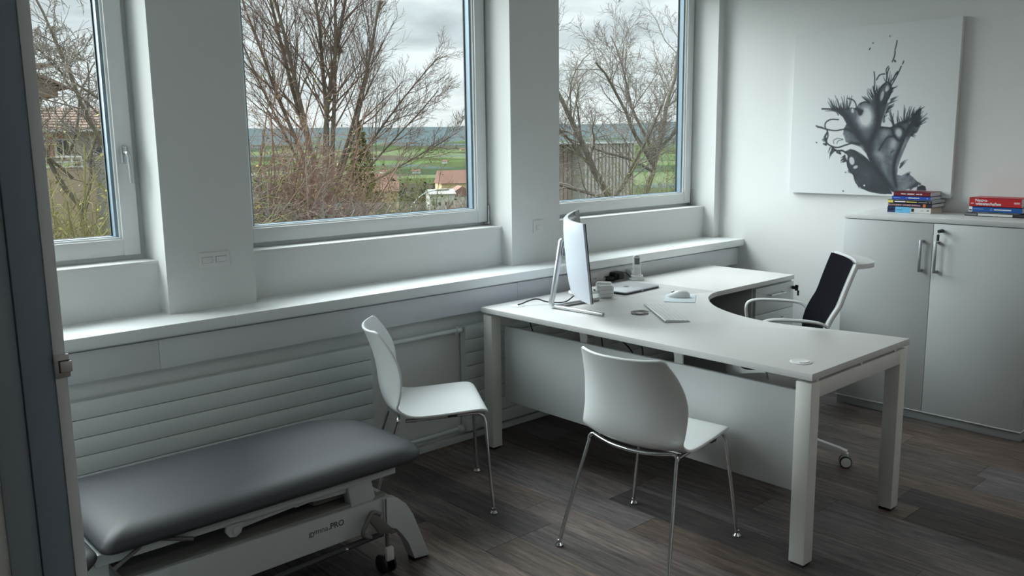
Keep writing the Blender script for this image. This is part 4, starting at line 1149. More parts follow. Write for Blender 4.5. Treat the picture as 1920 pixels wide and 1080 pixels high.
tube(b, [(.062, 0, .340), (.058, 0, .338), (.015, 0, .06)] + spline([(.015, 0, .06), (.007, 0, .025), (.018, 0, .012)], 5)[1:], .0135, 16); up_ = finish('stand_post', b, m_alu, mo)
for s in (-1, 1):
    b = B(); e1 = (.018 + .31 * math.cos(R(41)), s * .31 * math.sin(R(41)), .0095)
    tube(b, spline([(.012, 0, .022), (.022, s * .004, .0125), (.05, s * .028, .0105)], 4) + [e1], .0095, 14); finish('stand_foot', b, m_alu, mo)
b = B(); tube(b, [(MT @ Vector((.062, -.335, -.004))), (MT @ Vector((.075, -.335, -.004)))], .006, 10); finish('button', b, m_steel, mo)

# ------------------------------------------------------------------ things on the desk
def cable(name, pts, r, label, matl=m_black, cat='cable', n=6):
    t = thing(name, pts[0], label, cat)
    b = B(); tube(b, spline(pts, n), r, 8); finish('cord', b, matl, t, smooth=60)
    return t
D0 = DZ
cable('monitor_cable', [(2.905, 3.165, D0 + .005), (2.925, 3.150, D0 + .012), (2.96, 3.135, D0 + .024), (3.0, 3.12, D0 + .028), (3.04, 3.085, D0 + .012), (3.10, 3.03, D0 + .010), (3.15, 3.02, D0 + .03), (3.17, 2.99, D0 + .065), (3.168, 2.95, D0 + .10)], .0034, 'black cable running from the desk grommet to the monitor back')
hp = thing('headphones', (3.41, 3.02, D0), 'white over-ear headphones lying behind the monitor', 'headphones')
def earcup(c, yaw):
    M_ = Matrix.Translation(c) @ Matrix.Rotation(yaw, 4, 'Z')
    b = B(); bx(b, -.044, .044, -.020, .014, -.034, .034, bev=.0165, seg=5, M=M_)
    e_ = finish('ear_cup', b, m_white, hp, smooth=60)
    b = B(); bx(b, -.041, .041, .014, .032, -.031, .031, bev=.008, seg=3, M=M_); finish('ear_cushion', b, m_offw, e_, smooth=60)
    for zz in (-.010, .010):
        b = B(); tube(b, [M_ @ Vector((-.034, -.0195, zz)), M_ @ Vector((.034, -.0195, zz))], .0014, 6); finish('seam', b, m_steel, e_)
    return e_
earcup((3.378, 2.995, D0 + .0345), R(-32)); earcup((3.440, 3.062, D0 + .0375), R(-52))
b = B(); tube(b, spline([(3.35, 3.0, D0 + .04), (3.318, 3.03, D0 + .030), (3.29, 3.10, D0 + .020), (3.30, 3.18, D0 + .018), (3.35, 3.20, D0 + .02), (3.40, 3.14, D0 + .030), (3.42, 3.085, D0 + .040)], 6), .0075, 10); finish('headband', b, m_white, hp)
b = B(); tube(b, [(3.355, 2.998, D0 + .038), (3.338, 3.010, D0 + .036)], .0095, 12); finish('slider', b, m_steel, hp)

lp = thing('laptop', (3.66, 3.09, D0), 'closed silver laptop with a dark base beside the telephone', 'laptop', local=True, rotz=R(3.5))
b = B(); prism(b, rounded(-.160, .160, -.112, .112, (.012,) * 4, 5), 0.001, .0095, bev=.001); finish('base', b, m_lapd, lp)
b = B(); prism(b, rounded(-.160, .160, -.112, .112, (.012,) * 4, 5), 0.0097, .0150, bev=.0015); lid = finish('lid', b, m_lap, lp)
b = B()
Ma = Matrix.Translation((0.0, 0.0, 0.0151)) @ Matrix.Rotation(R(180), 4, 'Z') @ Matrix.Scale(1.0, 4)
ap = [(0, -.016), (.004, -.0175), (.008, -.0165), (.012, -.011), (.0145, -.005), (.012, -.002), (.0108, .003), (.0125, .0075), (.0135, .009), (.009, .0125), (.005, .0125), (0, .011), (-.005, .0125), (-.009, .0125), (-.0128, .009), (-.0145, .003), (-.0135, -.005), (-.010, -.013), (-.006, -.0172), (-.003, -.017)]
prism(b, ap, 0, .0003, M=Ma); prism(b, [(.000, .013), (.001, .018), (.0055, .0215), (.0055, .017), (.003, .0138)], 0, .0003, M=Ma)
finish('logo', b, m_lapd, lp, smooth=0)
b = B(); bx(b, -.012, .004, -.1122, -.1115, .003, .008); finish('port', b, m_steel, lp, smooth=0)

ph = thing('cordless_phone', (3.957, 3.262, D0), 'white cordless telephone standing in its charging cradle', 'telephone', local=True, rotz=R(-38))
b = B(); prism(b, rounded(-.045, .045, -.038, .038, (.03,) * 4, 8), 0, .012, bev=.004, seg=3); prism(b, rounded(-.036, .036, -.026, .030, (.02,) * 4, 8), .010, .028, bev=.006, seg=3); finish('cradle', b, m_white, ph)
b = B(); prism(b, [(-.0225, -.065), (.0225, -.065), (.0225, .05), (.019, .062), (.010, .070), (0, .072), (-.010, .070), (-.019, .062), (-.0225, .05)], -.012, .010, axis='y', bev=.005, seg=3)
Mp = Matrix.Translation((0, 0, .077)) @ Matrix.Rotation(R(-10), 4, 'X')
bmesh.ops.transform(b, matrix=Mp, verts=b.verts); hs = finish('handset', b, m_white, ph)
b = B(); bx(b, -.0145, .0145, -.0128, -.0115, .014, .052, bev=.001); bmesh.ops.transform(b, matrix=Mp, verts=b.verts); finish('display', b, m_lcd, hs)
b = B(); bx(b, -.008, .008, -.0128, -.0115, .060, .0625); bmesh.ops.transform(b, matrix=Mp, verts=b.verts); finish('earpiece', b, m_lcd, hs)
for r_ in range(4):
    for c_ in range(3):
        b = B(); bx(b, -.0145 + c_ * .0105, -.0065 + c_ * .0105, -.0132, -.0115, -.045 + r_ * .011, -.038 + r_ * .011, bev=.001); bmesh.ops.transform(b, matrix=Mp, verts=b.verts); finish('key', b, m_offw, hs)

pw = thing('power_adapter', (3.86, 3.35, .75), 'black plug adapter pushed into the wall socket', 'plug')
b = B(); bx(b, 3.835, 3.905, 3.318, 3.371, .744, .790, bev=.006, seg=3); bx(b, 3.800, 3.838, 3.325, 3.371, .742, .766, bev=.005, seg=3); bx(b, 3.845, 3.892, 3.300, 3.322, .748, .784, bev=.006, seg=3); finish('housing', b, m_black, pw)
cable('adapter_cable', [(3.90, 3.34, .775), (3.925, 3.333, .780), (3.945, 3.322, .770), (3.955, 3.315, .752), (3.958, 3.314, .7435), (3.965, 3.30, .7432)], .0028, 'thin black cable looping down from the plug adapter')
pw2 = thing('phone_plug', (4.0, 3.35, .75), 'white plug behind the telephone in the wall socket', 'plug')
b = B(); bx(b, 3.985, 4.045, 3.325, 3.371, .748, .792, bev=.006, seg=3); finish('housing', b, m_white, pw2)

# keyboard
ax = Vector((.267, .345, 0)); LK = .436; wdir = Vector((.105, -.065, 0)).normalized()
kA = math.atan2(.340, .267)
kb = thing('keyboard', (3.268, 2.512, D0), 'slim white wireless keyboard in front of the mouse', 'keyboard', local=True, rotz=kA)
KL, KW = .215, .060
b = B(); prism(b, rounded(-KL, KL, -KW, KW, (.006,) * 4, 4), .0005, .0035, bev=.0008)
for v in b.verts: v.co.z += max(0, (v.co.y + KW)) / (2 * KW) * .0065 if v.co.z > .002 else 0
finish('base', b, m_alu, kb)
rows_k = [14, 14, 14, 13, 12, 9]
for r_ in range(5):
    nk = rows_k[r_] + 3
    y0 = -KW + .007 + r_ * .0212
    for c_ in range(nk):
        w_ = (2 * KL - .012) / nk
        x0 = -KL + .006 + c_ * w_
        zt = .0040 + (y0 + .009 + KW) / (2 * KW) * .0065
        key = B(); bx(key, x0 + .001, x0 + w_ - .001, y0, y0 + .0190, zt - .002, zt + .0022, bev=.0006, seg=1)
        finish('key', key, m_white, kb, smooth=0)
mp_ = thing('mouse_pad', (3.63, 2.70, D0), 'small pale blue square mat under the mouse', 'mouse pad', local=True, rotz=math.atan2(.128, .187))
b = B(); prism(b, rounded(-.113, .113, -.078, .078, (.004,) * 4, 4), .0003, .0035, bev=.0008); finish('pad', b, mat('mouse_pad_blue_white', (0.66, 0.76, 0.80), 0.5, var=.01), mp_)
ms = thing('computer_mouse', (3.648, 2.722, D0 + .0037), 'white wireless computer mouse on the pale mat', 'computer mouse', local=True, rotz=math.atan2(.09, -.06) )
def mouse_body(z0, z1, grow, hh=1.0):
    b = B(); n, mth = 28, 12; rings = []
    for j in range(mth + 1):
        f = j / mth; h = z0 + (z1 - z0) * f
        k_ = math.sqrt(max(0, 1 - f ** 2.6)) if j else 1.0
        ring = []
        if j == mth: rings.append([b.verts.new((-.012, 0, z1))]); break
        for i in range(n):
            a = 2 * PI * i / n; X = math.cos(a) * .058 * (.90 + .10 * (1 - f)); Y = math.sin(a) * .033
            X = X * k_ - .010 * f; Y = Y * (k_ ** .9)
            ring.append(b.verts.new((X, Y, h * (1 - .28 * max(0, X / .058)) )))
        rings.append(ring)
    for r0, r1 in zip(rings, rings[1:]):
        for i in range(n):
            q = [r0[i % len(r0)], r0[(i + 1) % n], r1[(i + 1) % len(r1)], r1[i % len(r1)]]
            u = []
            for v in q:
                if v not in u: u.append(v)
            b.faces.new(u)
    b.faces.new(rings[0][::-1]); return b
b = mouse_body(.001, .038, 0); finish('body', b, m_white, ms, smooth=60)
b = B(); lathe(b, [(0, -.0035), (.008, -.0035), (.0095, 0), (.008, .0035), (0, .0035)], 16, Matrix.Translation((.030, 0, .0245)) @ Matrix.Rotation(PI / 2, 4, 'X')); finish('scroll_wheel', b, m_steel, ms)
cc = thing('coiled_cable', (3.182, 2.602, D0), 'coiled grey white cable lying beside the keyboard', 'cable', local=True, rotz=R(35))
for q in range(4):
    b = B(); rr_ = .030 + .0042 * q
    pts = [(rr_ * 1.05 * math.cos(2 * PI * k / 36), rr_ * .95 * math.sin(2 * PI * k / 36), .0035 + .0012 * math.sin(3 * 2 * PI * k / 36 + q) + .002 * (q % 2)) for k in range(36)]
    tube(b, pts, .0021, 6, closed=True); finish('loop', b, mat('grey_braid', (0.42, 0.40, 0.40), 0.6, var=.1, vscale=300), cc)
b = B(); tube(b, spline([(.036, -.006, .004), (.046, -.020, .004), (.044, -.040, .003), (.030, -.05, .003)], 5), .0018, 6); finish('end', b, m_white, cc)
# cables hanging under the desk
for i, (pts, lab) in enumerate([
    ([(2.95, 3.13, .70), (2.93, 3.10, .655), (2.925, 3.07, .60), (2.93, 3.05, .50)], 'black cable hanging below the desk near its left leg'),
    ([(3.02, 2.68, .69), (3.0, 2.66, .64), (3.01, 2.60, .645), (2.99, 2.52, .63), (2.98, 2.45, .58)], 'black cable looping under the desk behind the chair back'),
    ([(3.03, 2.70, .69), (3.0, 2.69, .66), (2.995, 2.675, .62), (2.99, 2.66, .56)], 'tangled black cable hanging under the middle of the desk'),
    ([(3.05, 2.49, .69), (3.02, 2.46, .65), (3.01, 2.44, .60), (3.0, 2.43, .52)], 'straight black cable dropping under the middle of the desk')]):
    cable('hanging_cable', pts, .0032, lab)

# ------------------------------------------------------------------ added fill lamps, unseen above the frame, to brighten the room side
m_fill_lamp = bpy.data.materials.new('fill_lamp_diffuser'); m_fill_lamp.use_nodes = True
bs = m_fill_lamp.node_tree.nodes['Principled BSDF']; bs.inputs['Emission Color'].default_value = (1.0, 0.97, 0.92, 1); bs.inputs['Emission Strength'].default_value = 5.5
for (lx, ly) in ((0.2, -1.3), (1.9, -1.0), (3.6, -1.0), (4.3, 0.6)):
    cl = thing('fill_lamp', (lx, ly, CEIL - .06), 'long slim fill lamp added outside the picture', 'added fill lamp', 'added fill lamps above the picture')
    b = B(); bx(b, lx - .62, lx + .62, ly - .13, ly + .13, CEIL - .06, CEIL, bev=.003); finish('housing', b, m_white, cl)
    b = B(); bx(b, lx - .60, lx + .60, ly - .11, ly + .11, CEIL - .064, CEIL - .0605); finish('diffuser', b, m_fill_lamp, cl, smooth=0)

# ================================================================== outside
def pmesh(name, V, F, material, parent=None, smooth=False, kind=None):
    me = bpy.data.meshes.new(name)
    off = OFF.get(parent.name, Vector()) if parent else Vector()
    V = np.asarray(V, dtype=np.float64) - np.array(off)[None, :]
    F = np.asarray(F, dtype=np.int32)
    k = F.shape[1]
    me.vertices.add(len(V)); me.vertices.foreach_set('co', V.ravel())
    me.loops.add(F.size); me.loops.foreach_set('vertex_index', F.ravel())
    me.polygons.add(len(F)); me.polygons.foreach_set('loop_start', np.arange(0, F.size, k, dtype=np.int32)); me.polygons.foreach_set('loop_total', np.full(len(F), k, dtype=np.int32))
    me.update(calc_edges=True)
    if smooth: me.polygons.foreach_set('use_smooth', [True] * len(F))
    me.materials.append(material)
    o = bpy.data.objects.new(name, me); COL.objects.link(o)
    if parent: o.parent = parent
    OFF[o.name] = off
    if kind: o['kind'] = kind
    return o

# --- terrain falling away to a valley and rising to a wooded ridge
def ground_h(x, y):
    r = math.hypot(x, y); az = math.degrees(math.atan2(x, y))
    P_ = [(0, -9), (60, -10), (140, -17), (400, -33), (900, -48), (1800, -58), (2600, -50), (3300, -28), (4200, 0), (5200, 60), (6200, 112), (7000, 118), (9000, 60)]
    h = P_[-1][1]
    for (a, ha), (c, hc) in zip(P_[:-1], P_[1:]):
        if r <= c:
            t = (r - a) / (c - a); t = t * t * (3 - 2 * t); h = ha + (hc - ha) * t; break
    if r > 600:
        k = min(1, (r - 600) / 3000)
        h += k * (22 * mnoise.noise(Vector((x / 900, y / 900, 0))) + 10 * mnoise.noise(Vector((x / 300, y / 300, 3))))
    return h
rr_ = np.concatenate([np.linspace(5, 200, 24), np.geomspace(215, 9000, 90)])
aa = np.radians(np.linspace(-35, 110, 150))
V = []; F = []
for r_ in rr_:
    for a in aa:
        x, y = r_ * math.sin(a), r_ * math.cos(a)
        V.append((x, y, ground_h(x, y)))
V = [(v[0], max(v[1], 4.3) if math.hypot(v[0], v[1]) < 12 else v[1], v[2]) for v in V]
na = len(aa)
for i in range(len(rr_) - 1):
    for k in range(na - 1):
        F.append((i * na + k, (i + 1) * na + k, (i + 1) * na + k + 1, i * na + k + 1))
gm = bpy.data.materials.new('valley_fields_haze_tint'); gm.use_nodes = True
t = gm.node_tree; n = t.nodes.new; L = t.links.new; bs = t.nodes['Principled BSDF']; bs.inputs['Roughness'].default_value = 1; bs.inputs['Specular IOR Level'].default_value = 0
g_ = n('ShaderNodeNewGeometry')
ln_ = n('ShaderNodeVectorMath'); ln_.operation = 'LENGTH'; L(g_.outputs['Position'], ln_.inputs[0])
mpn = n('ShaderNodeMapping'); mpn.inputs['Scale'].default_value = (1 / 330, 1 / 330, 0); mpn.inputs['Rotation'].default_value = (0, 0, R(-40)); L(g_.outputs['Position'], mpn.inputs[0])
vo = n('ShaderNodeTexVoronoi'); vo.distance = 'CHEBYCHEV'; vo.inputs['Scale'].default_value = 1.0; L(mpn.outputs[0], vo.inputs['Vector'])
cr = n('ShaderNodeValToRGB'); cr.color_ramp.interpolation = 'CONSTANT'
E = cr.color_ramp.elements; E[0].color = (0.095, 0.115, 0.060, 1); E[1].position = .85; E[1].color = (0.052, 0.048, 0.035, 1)
for p_, c_ in ((.3, (.055, .070, .030, 1)), (.45, (.075, .110, .045, 1)), (.6, (.070, .062, .050, 1)), (.7, (.040, .055, .030, 1))):
    k = E.new(p_); k.color = c_
sepc = n('ShaderNodeSeparateColor'); L(vo.outputs['Color'], sepc.inputs[0]); L(sepc.outputs[0], cr.inputs[0])
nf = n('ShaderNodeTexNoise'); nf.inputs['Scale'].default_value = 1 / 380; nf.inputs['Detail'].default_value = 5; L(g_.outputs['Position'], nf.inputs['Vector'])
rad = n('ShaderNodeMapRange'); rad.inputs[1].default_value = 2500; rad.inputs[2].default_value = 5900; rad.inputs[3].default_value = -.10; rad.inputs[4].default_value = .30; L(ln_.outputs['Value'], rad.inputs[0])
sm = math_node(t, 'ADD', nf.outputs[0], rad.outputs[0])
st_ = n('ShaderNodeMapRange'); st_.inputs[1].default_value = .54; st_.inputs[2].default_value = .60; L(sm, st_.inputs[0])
mx = n('ShaderNodeMix'); mx.data_type = 'RGBA'; L(st_.outputs[0], mx.inputs[0]); L(cr.outputs[0], mx.inputs[6]); mx.inputs[7].default_value = (0.070, 0.088, 0.092, 1)  # distant woodland: aerial haze put into its bluish base colour
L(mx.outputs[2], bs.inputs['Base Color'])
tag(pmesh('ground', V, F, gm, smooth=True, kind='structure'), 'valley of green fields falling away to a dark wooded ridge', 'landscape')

# --- bare trees
m_bark = mat('bark_grey_brown', (0.135, 0.115, 0.090), .9, var=.25, vscale=1.5, spec=.1)
m_twig = mat('twig_brown', (0.17, 0.125, 0.10), .9, var=.2, vscale=.8, spec=.1)
m_twig_red = mat('twig_reddish', (0.23, 0.150, 0.115), .9, var=.25, vscale=.8, spec=.1)
m_twig_olive = mat('twig_olive', (0.20, 0.185, 0.085), .9, var=.25, vscale=.8, spec=.1)
m_twig_grey = mat('twig_grey', (0.20, 0.175, 0.150), .9, var=.2, vscale=.8, spec=.1)
m_leaf_y = mat('leaf_yellow_green', (0.30, 0.27, 0.10), .9, var=.35, vscale=2, spec=.1)
m_leaf_g = mat('leaf_dark_green', (0.075, 0.095, 0.035), .9, var=.4, vscale=1.2, spec=.1)
m_leaf_o = mat('leaf_olive', (0.16, 0.15, 0.05), .9, var=.4, vscale=1.2, spec=.1)

RMIN, RK = .0075, .46
class TreeMesh:
    def __init__(s): s.V = []; s.F = []
    def seg(s, p, q, r0, r1, n):
        d = q - p
        if d.length < 1e-6: return
        d.normalize()
        a = Vector((0, 0, 1)) if abs(d.z) < .9 else Vector((1, 0, 0))
        u = d.cross(a).normalized(); w = d.cross(u)
        b0 = len(s.V)
        for c, r in ((p, r0), (q, r1)):
            for k in range(n):
                an = 2 * PI * k / n
                v = c + u * (math.cos(an) * r) + w * (math.sin(an) * r)
                s.V.append((v.x, v.y, v.z))
        for k in range(n):
            s.F.append((b0 + k, b0 + (k + 1) % n, b0 + n + (k + 1) % n, b0 + n + k))
def rv(rg): return Vector((rg.gauss(0, 1), rg.gauss(0, 1), rg.gauss(0, 1)))
def grow(tm, rg, p, d, L_, r, depth, P_, levels):
    """levels: list of (TreeMesh, sides, segments, children, length ratio, angle, wander, upward pull)."""
    T, sides, nseg, nch, ratio, ang, wand, upp = levels[depth]
    pts = [p]; dirs = [d.normalized()]
    cur = p; dd = d.normalized()
    for i in range(nseg):
        dd = (dd + rv(rg) * wand + Vector((0, 0, upp))).normalized()
        cur = cur + dd * (L_ / nseg); pts.append(cur); dirs.append(dd)
    tip = .35 if depth < len(levels) - 1 else .45
    for i in range(nseg):
        r0 = r * (1 - (1 - tip) * i / nseg); r1 = r * (1 - (1 - tip) * (i + 1) / nseg)
        T.seg(pts[i], pts[i + 1], r0, r1, sides)
    if depth + 1 < len(levels):
        for c in range(nch):
            f = (.22 + .78 * (c + rg.random()) / nch) if nch > 1 else rg.random()
            k = min(nseg - 1, int(f * nseg)); q = pts[k].lerp(pts[k + 1], f * nseg - k)
            base = dirs[k + 1]
            side = rv(rg); side = (side - base * side.dot(base)).normalized()
            nd = (base * math.cos(ang) + side * math.sin(ang)).normalized()
            grow(tm, rg, q, nd, L_ * ratio * (1.15 - .55 * f) * rg.uniform(.75, 1.2), max(RMIN, r * (1 - (1 - tip) * f) * RK), depth + 1, P_, levels)
def bare_tree(name, base, stems, label, seed, twigm, levels_n, group='bare trees outside the windows', trunk=None, barkm=None):
    rg = random.Random(seed)
    t = thing(name, base, label, 'tree', group)
    A, Bm = TreeMesh(), TreeMesh()
    if trunk:
        p0 = Vector(base); q = Vector(trunk[0])
        prev = p0; nn = 6
        for i in range(nn):
            c = p0.lerp(q, (i + 1) / nn) + Vector((rg.gauss(0, .06), rg.gauss(0, .06), 0)) * (i < nn - 1)
            A.seg(prev, c, trunk[1] * (1.25 - .25 * i / nn), trunk[1] * (1.25 - .25 * (i + 1) / nn), 9); prev = c
    for (p, d, L_, r) in stems:
        lv = []
        for j, (sides, nseg, nch, ratio, ang, wand, upp) in enumerate(levels_n):
            lv.append((A if j < 1 else Bm, sides, nseg, nch, ratio, ang, wand, upp))
        grow(None, rg, Vector(p), Vector(d), L_, r, 0, None, lv)
    pmesh('trunk', A.V, A.F, barkm or m_bark, t, smooth=True)
    pmesh('twigs', Bm.V, Bm.F, twigm, t, kind='stuff')
    return t

# the big many-stemmed tree in the middle window
fx, fy, fz = 19.77, 34.0, 0.0
rx_, ry_ = math.cos(R(32)), -math.sin(R(32))       # roughly across the view
stems = []
for s_, L_, r_ in ((-.42, 9.0, .10), (-.27, 9.8, .12), (-.15, 10, .12), (-.05, 10.2, .12), (.06, 10.2, .12), (.17, 9.8, .11), (.29, 9.4, .10), (.42, 8.2, .085), (.62, 7.0, .07), (1.0, 5.6, .06), (1.6, 4.6, .05), (-.58, 7.0, .07)):
    dpt = random.uniform(-.2, .2)
    stems.append(((fx + s_ * 1.2 * rx_, fy + s_ * 1.2 * ry_, fz - .2), (s_ * rx_ + dpt * ry_, s_ * ry_ - dpt * rx_ * -1, 1.0), L_, r_))
bare_tree('bare_tree', (fx, fy, -10), stems, 'tall many-stemmed bare tree holding a nest, in the middle window', 11, m_twig,
          [(6, 9, 19, .36, R(33), .035, .02), (4, 5, 8, .48, R(34), .09, .06), (3, 3, 5, .52, R(36), .12, .05), (3, 2, 0, .5, R(35), .12, .05)], trunk=((fx, fy, -.1), .30))
ne = thing('bird_nest', (20.35, 33.6, 5.55), 'dark bird nest high in the bare tree of the middle window', 'nest')
T = TreeMesh(); rg = random.Random(4)
for i in range(260):
    c = Vector((20.35, 33.6, 5.6)) + Vector((rg.gauss(0, .13), rg.gauss(0, .13), rg.gauss(0, .10)))
    d = rv(rg).normalized(); d.z *= .4
    T.seg(c - d * .17, c + d * .17, .012, .008, 3)
pmesh('sticks', T.V, T.F, m_bark, ne, kind='stuff')
# two trees in the right window
lvR = [(7, 8, 11, .55, R(42), .10, .03), (4, 6, 9, .50, R(42), .16, .03), (3, 4, 7, .5, R(42), .2, .03), (3, 3, 0, .5, R(40), .2, .02)]
fx, fy = 25.24, 22.0
bare_tree('bare_tree', (fx, fy, -10), [((fx, fy, -.9), (-.55, .40, 1.15), 6.2, .15), ((fx + .05, fy, -.9), (.30, -.3, 1.0), 4.2, .07), ((fx, fy, -.8), (-1.1, .8, .75), 4.6, .08), ((fx, fy, -.7), (.75, -.6, .9), 4.6, .07), ((fx-.4, fy+.3, .2), (-1.1, .8, 1.1), 4.2, .06)],
          'bare tree forking low over the grooved beige wall in the right window', 21, m_twig_grey, lvR, trunk=((fx, fy, -.85), .18))
fx, fy = 28.3, 22.6
bare_tree('bare_tree', (fx - .6, fy + .4, -10), [((fx - .3, fy + .2, -.9), (.35, -.25, 1.0), 3.2, .15), ((fx, fy, .6), (-.55, .4, 1.0), 5.0, .10), ((fx + .1, fy, .9), (.1, -.1, 1.0), 5.4, .11), ((fx, fy, .3), (-1.0, .7, .7), 4.2, .07), ((fx + .1, fy, 1.0), (.8, -.6, .9), 4.0, .07), ((fx - .1, fy, 1.2), (-.3, .2, 1.0), 5.0, .07)],
          'taller bare tree with the thick olive trunk at the right edge of the right window', 25, m_twig_grey, lvR, trunk=((fx - .3, fy + .2, -.8), .2))
# trees in the left window
lvL = [(6, 8, 10, .50, R(45), .11, .02), (4, 6, 8, .50, R(45), .24, .02), (3, 4, 6, .5, R(45), .28, .0), (3, 3, 0, .5, R(40), .2, .0)]
fx, fy = 5.66, 20.0
bare_tree('bare_tree', (fx, fy, -10), [((5.62, 20, .35), (-.35, .1, 1), 3.4, .06), ((5.72, 20, .2), (.25, 0, 1), 1.8, .045), ((5.55, 20, .9), (-.9, .2, .8), 2.0, .035), ((5.5, 20, 1.4), (.5, .2, .9), 2.4, .035)],
          'gnarled bare tree in front of the balcony in the left window', 31, m_twig_grey, lvL, trunk=((5.66, 20, .4), .07))
fx, fy = 6.55, 19.0
bare_tree('bare_tree', (fx, fy, -10), [((6.35, 19, .2), (-.24, 0, 1), 4.8, .055), ((6.25, 19, 1.8), (-.9, .1, .8), 2.2, .03), ((6.15, 19, 2.4), (-.8, .1, .9), 2.0, .03), ((6.35, 19, .9), (.4, 0, 1), 3.4, .03)],
          'leaning bare tree beside the frame of the left window', 33, m_twig_grey, lvL, trunk=((6.36, 19, .3), .06))

# thickets: twiggy shrubs with sparse small leaves
def thicket(name, c, hw, h, label, seed, tm_, lm_, nst=60, leaves=900, lsz=.05, cat='shrub', group='thickets below the windows', fill=1.0):
    rg = random.Random(seed)
    t = thing(name, c, label, cat, group)
    T = TreeMesh(); c = Vector(c)
    for i in range(int(nst * 1.3)):
        a = rg.uniform(0, 2 * PI); q = math.sqrt(rg.random())
        p = c + Vector((math.cos(a) * hw * q * .8, math.sin(a) * hw * .6 * q * .8, 0))
        d = Vector((math.cos(a) * q * .20 + rg.uniform(-.13, .13), math.sin(a) * q * .2 + rg.uniform(-.13, .13), 1)).normalized()
        L_ = h * rg.uniform(.5, 1.03) * math.sqrt(max(.2, 1 - q * q * .5))
        grow(None, rg, p, d, L_, .022 * h / 5 + .008, 0, None, [(T, 4, 6, 15, .26, R(46), .13, .01), (T, 3, 3, 5, .5, R(45), .2, 0), (T, 3, 2, 0, .5, R(45), .2, 0)])
    pmesh('twigs', T.V, T.F, tm_, t, kind='stuff')
    if leaves and lm_:
        V = []; F = []
        for i in range(leaves):
            k = rg.randrange(len(T.V)); p = Vector(T.V[k]) + rv(rg) * .08
            if p.z < c.z + h * .15: continue
            u = rv(rg).normalized() * lsz; w = rv(rg).normalized() * lsz * .8
            b0 = len(V); V += [tuple(p - u), tuple(p + w), tuple(p + u), tuple(p - w)]; F.append((b0, b0 + 1, b0 + 2, b0 + 3))
        if F: pmesh('leaves', V, F, lm_, t, kind='stuff')
    return t
thicket('thicket', (12.7, 25.0, -5.5), 1.7, 9.3, 'tall reddish brown thicket at the left edge of the middle window', 41, m_twig_red, m_leaf_o, 85, 2600, .05)
thicket('thicket', (14.7, 27.5, -6.0), 1.8, 7.9, 'reddish thicket left of the foot of the big tree', 42, m_twig_red, m_leaf_y, 70, 1100, .045)
thicket('thicket', (10.5, 21.0, -6.0), 1.7, 7.6, 'green and pink tangled bush in the lower left of the middle window', 43, m_twig_grey, m_leaf_g, 80, 4200, .05)
thicket('thicket', (13.3, 22.5, -6.0), 2.3, 6.5, 'low grey brown bush along the bottom of the middle window', 44, m_twig_red, m_leaf_y, 100, 1800, .045)
thicket('thicket', (16.9, 24.5, -6.0), 2.1, 6.2, 'grey bush at the bottom of the middle window right of the thickets', 45, m_twig_grey, m_leaf_g, 90, 1100, .045)
thicket('thicket', (21.6, 31.0, -6.0), 2.0, 7.0, 'olive bush right of the evergreen in the middle window', 46, m_twig_olive, m_leaf_o, 75, 1800, .06)
thicket('thicket', (4.65, 16.0, -5.5), 1.4, 7.1, 'yellow green bush filling the bottom of the left window', 47, m_twig_olive, m_leaf_y, 170, 9000, .04)
thicket('thicket', (26.3, 20.6, -6.0), 1.4, 8.0, 'dense brown bush in the lower right corner of the right window', 48, m_twig_olive, m_leaf_o, 80, 1500, .045)
thicket('thicket', (20.7, 19.2, -6.0), 1.3, 6.8, 'drooping grey twigs at the lower left of the right window', 49, m_twig_grey, None, 45, 0)
thicket('thicket', (25.6, 38.0, -7.0), 2.2, 5.8, 'reddish brown hedge before the white house in the middle window', 50, m_twig_red, m_leaf_o, 70, 900, .06)

# ivy-clad evergreen beside the big tree
def evergreen(name, c, h, rbase, label, seed, lm_, n=5200, sz=.10, group=None, trunk=True):
    rg = random.Random(seed); t = thing(name, c, label, 'tree', group)
    V = []; F = []
    for i in range(n):
        f = 1 - math.sqrt(rg.random()); f = min(.98, f)
        a = rg.uniform(0, 2 * PI); rr = rbase * (1 - f) ** .8 * (.45 + .6 * rg.random()) * (1 + .25 * math.sin(a * 3 + f * 20))
        p = Vector((c[0] + rr * math.cos(a), c[1] + rr * math.sin(a), c[2] + h * f + rg.gauss(0, .1)))
        u = (Vector((math.cos(a), math.sin(a), -.3)) + rv(rg) * .5).normalized() * sz; w = rv(rg).normalized() * sz * .45
        b0 = len(V); V += [tuple(p - u), tuple(p + w), tuple(p + u), tuple(p - w)]; F.append((b0, b0 + 1, b0 + 2, b0 + 3))
    pmesh('foliage', V, F, lm_, t, kind='stuff')
    if trunk:
        T = TreeMesh(); T.seg(Vector(c), Vector((c[0], c[1], c[2] + h * .95)), rbase * .08, .02, 6); pmesh('trunk', T.V, T.F, m_bark, t)
    return t
evergreen('evergreen_tree', (21.1, 33.2, -5.0), 7.6, 1.55, 'olive green conifer behind the big tree in the middle window', 61, m_leaf_o, 7000, .12)

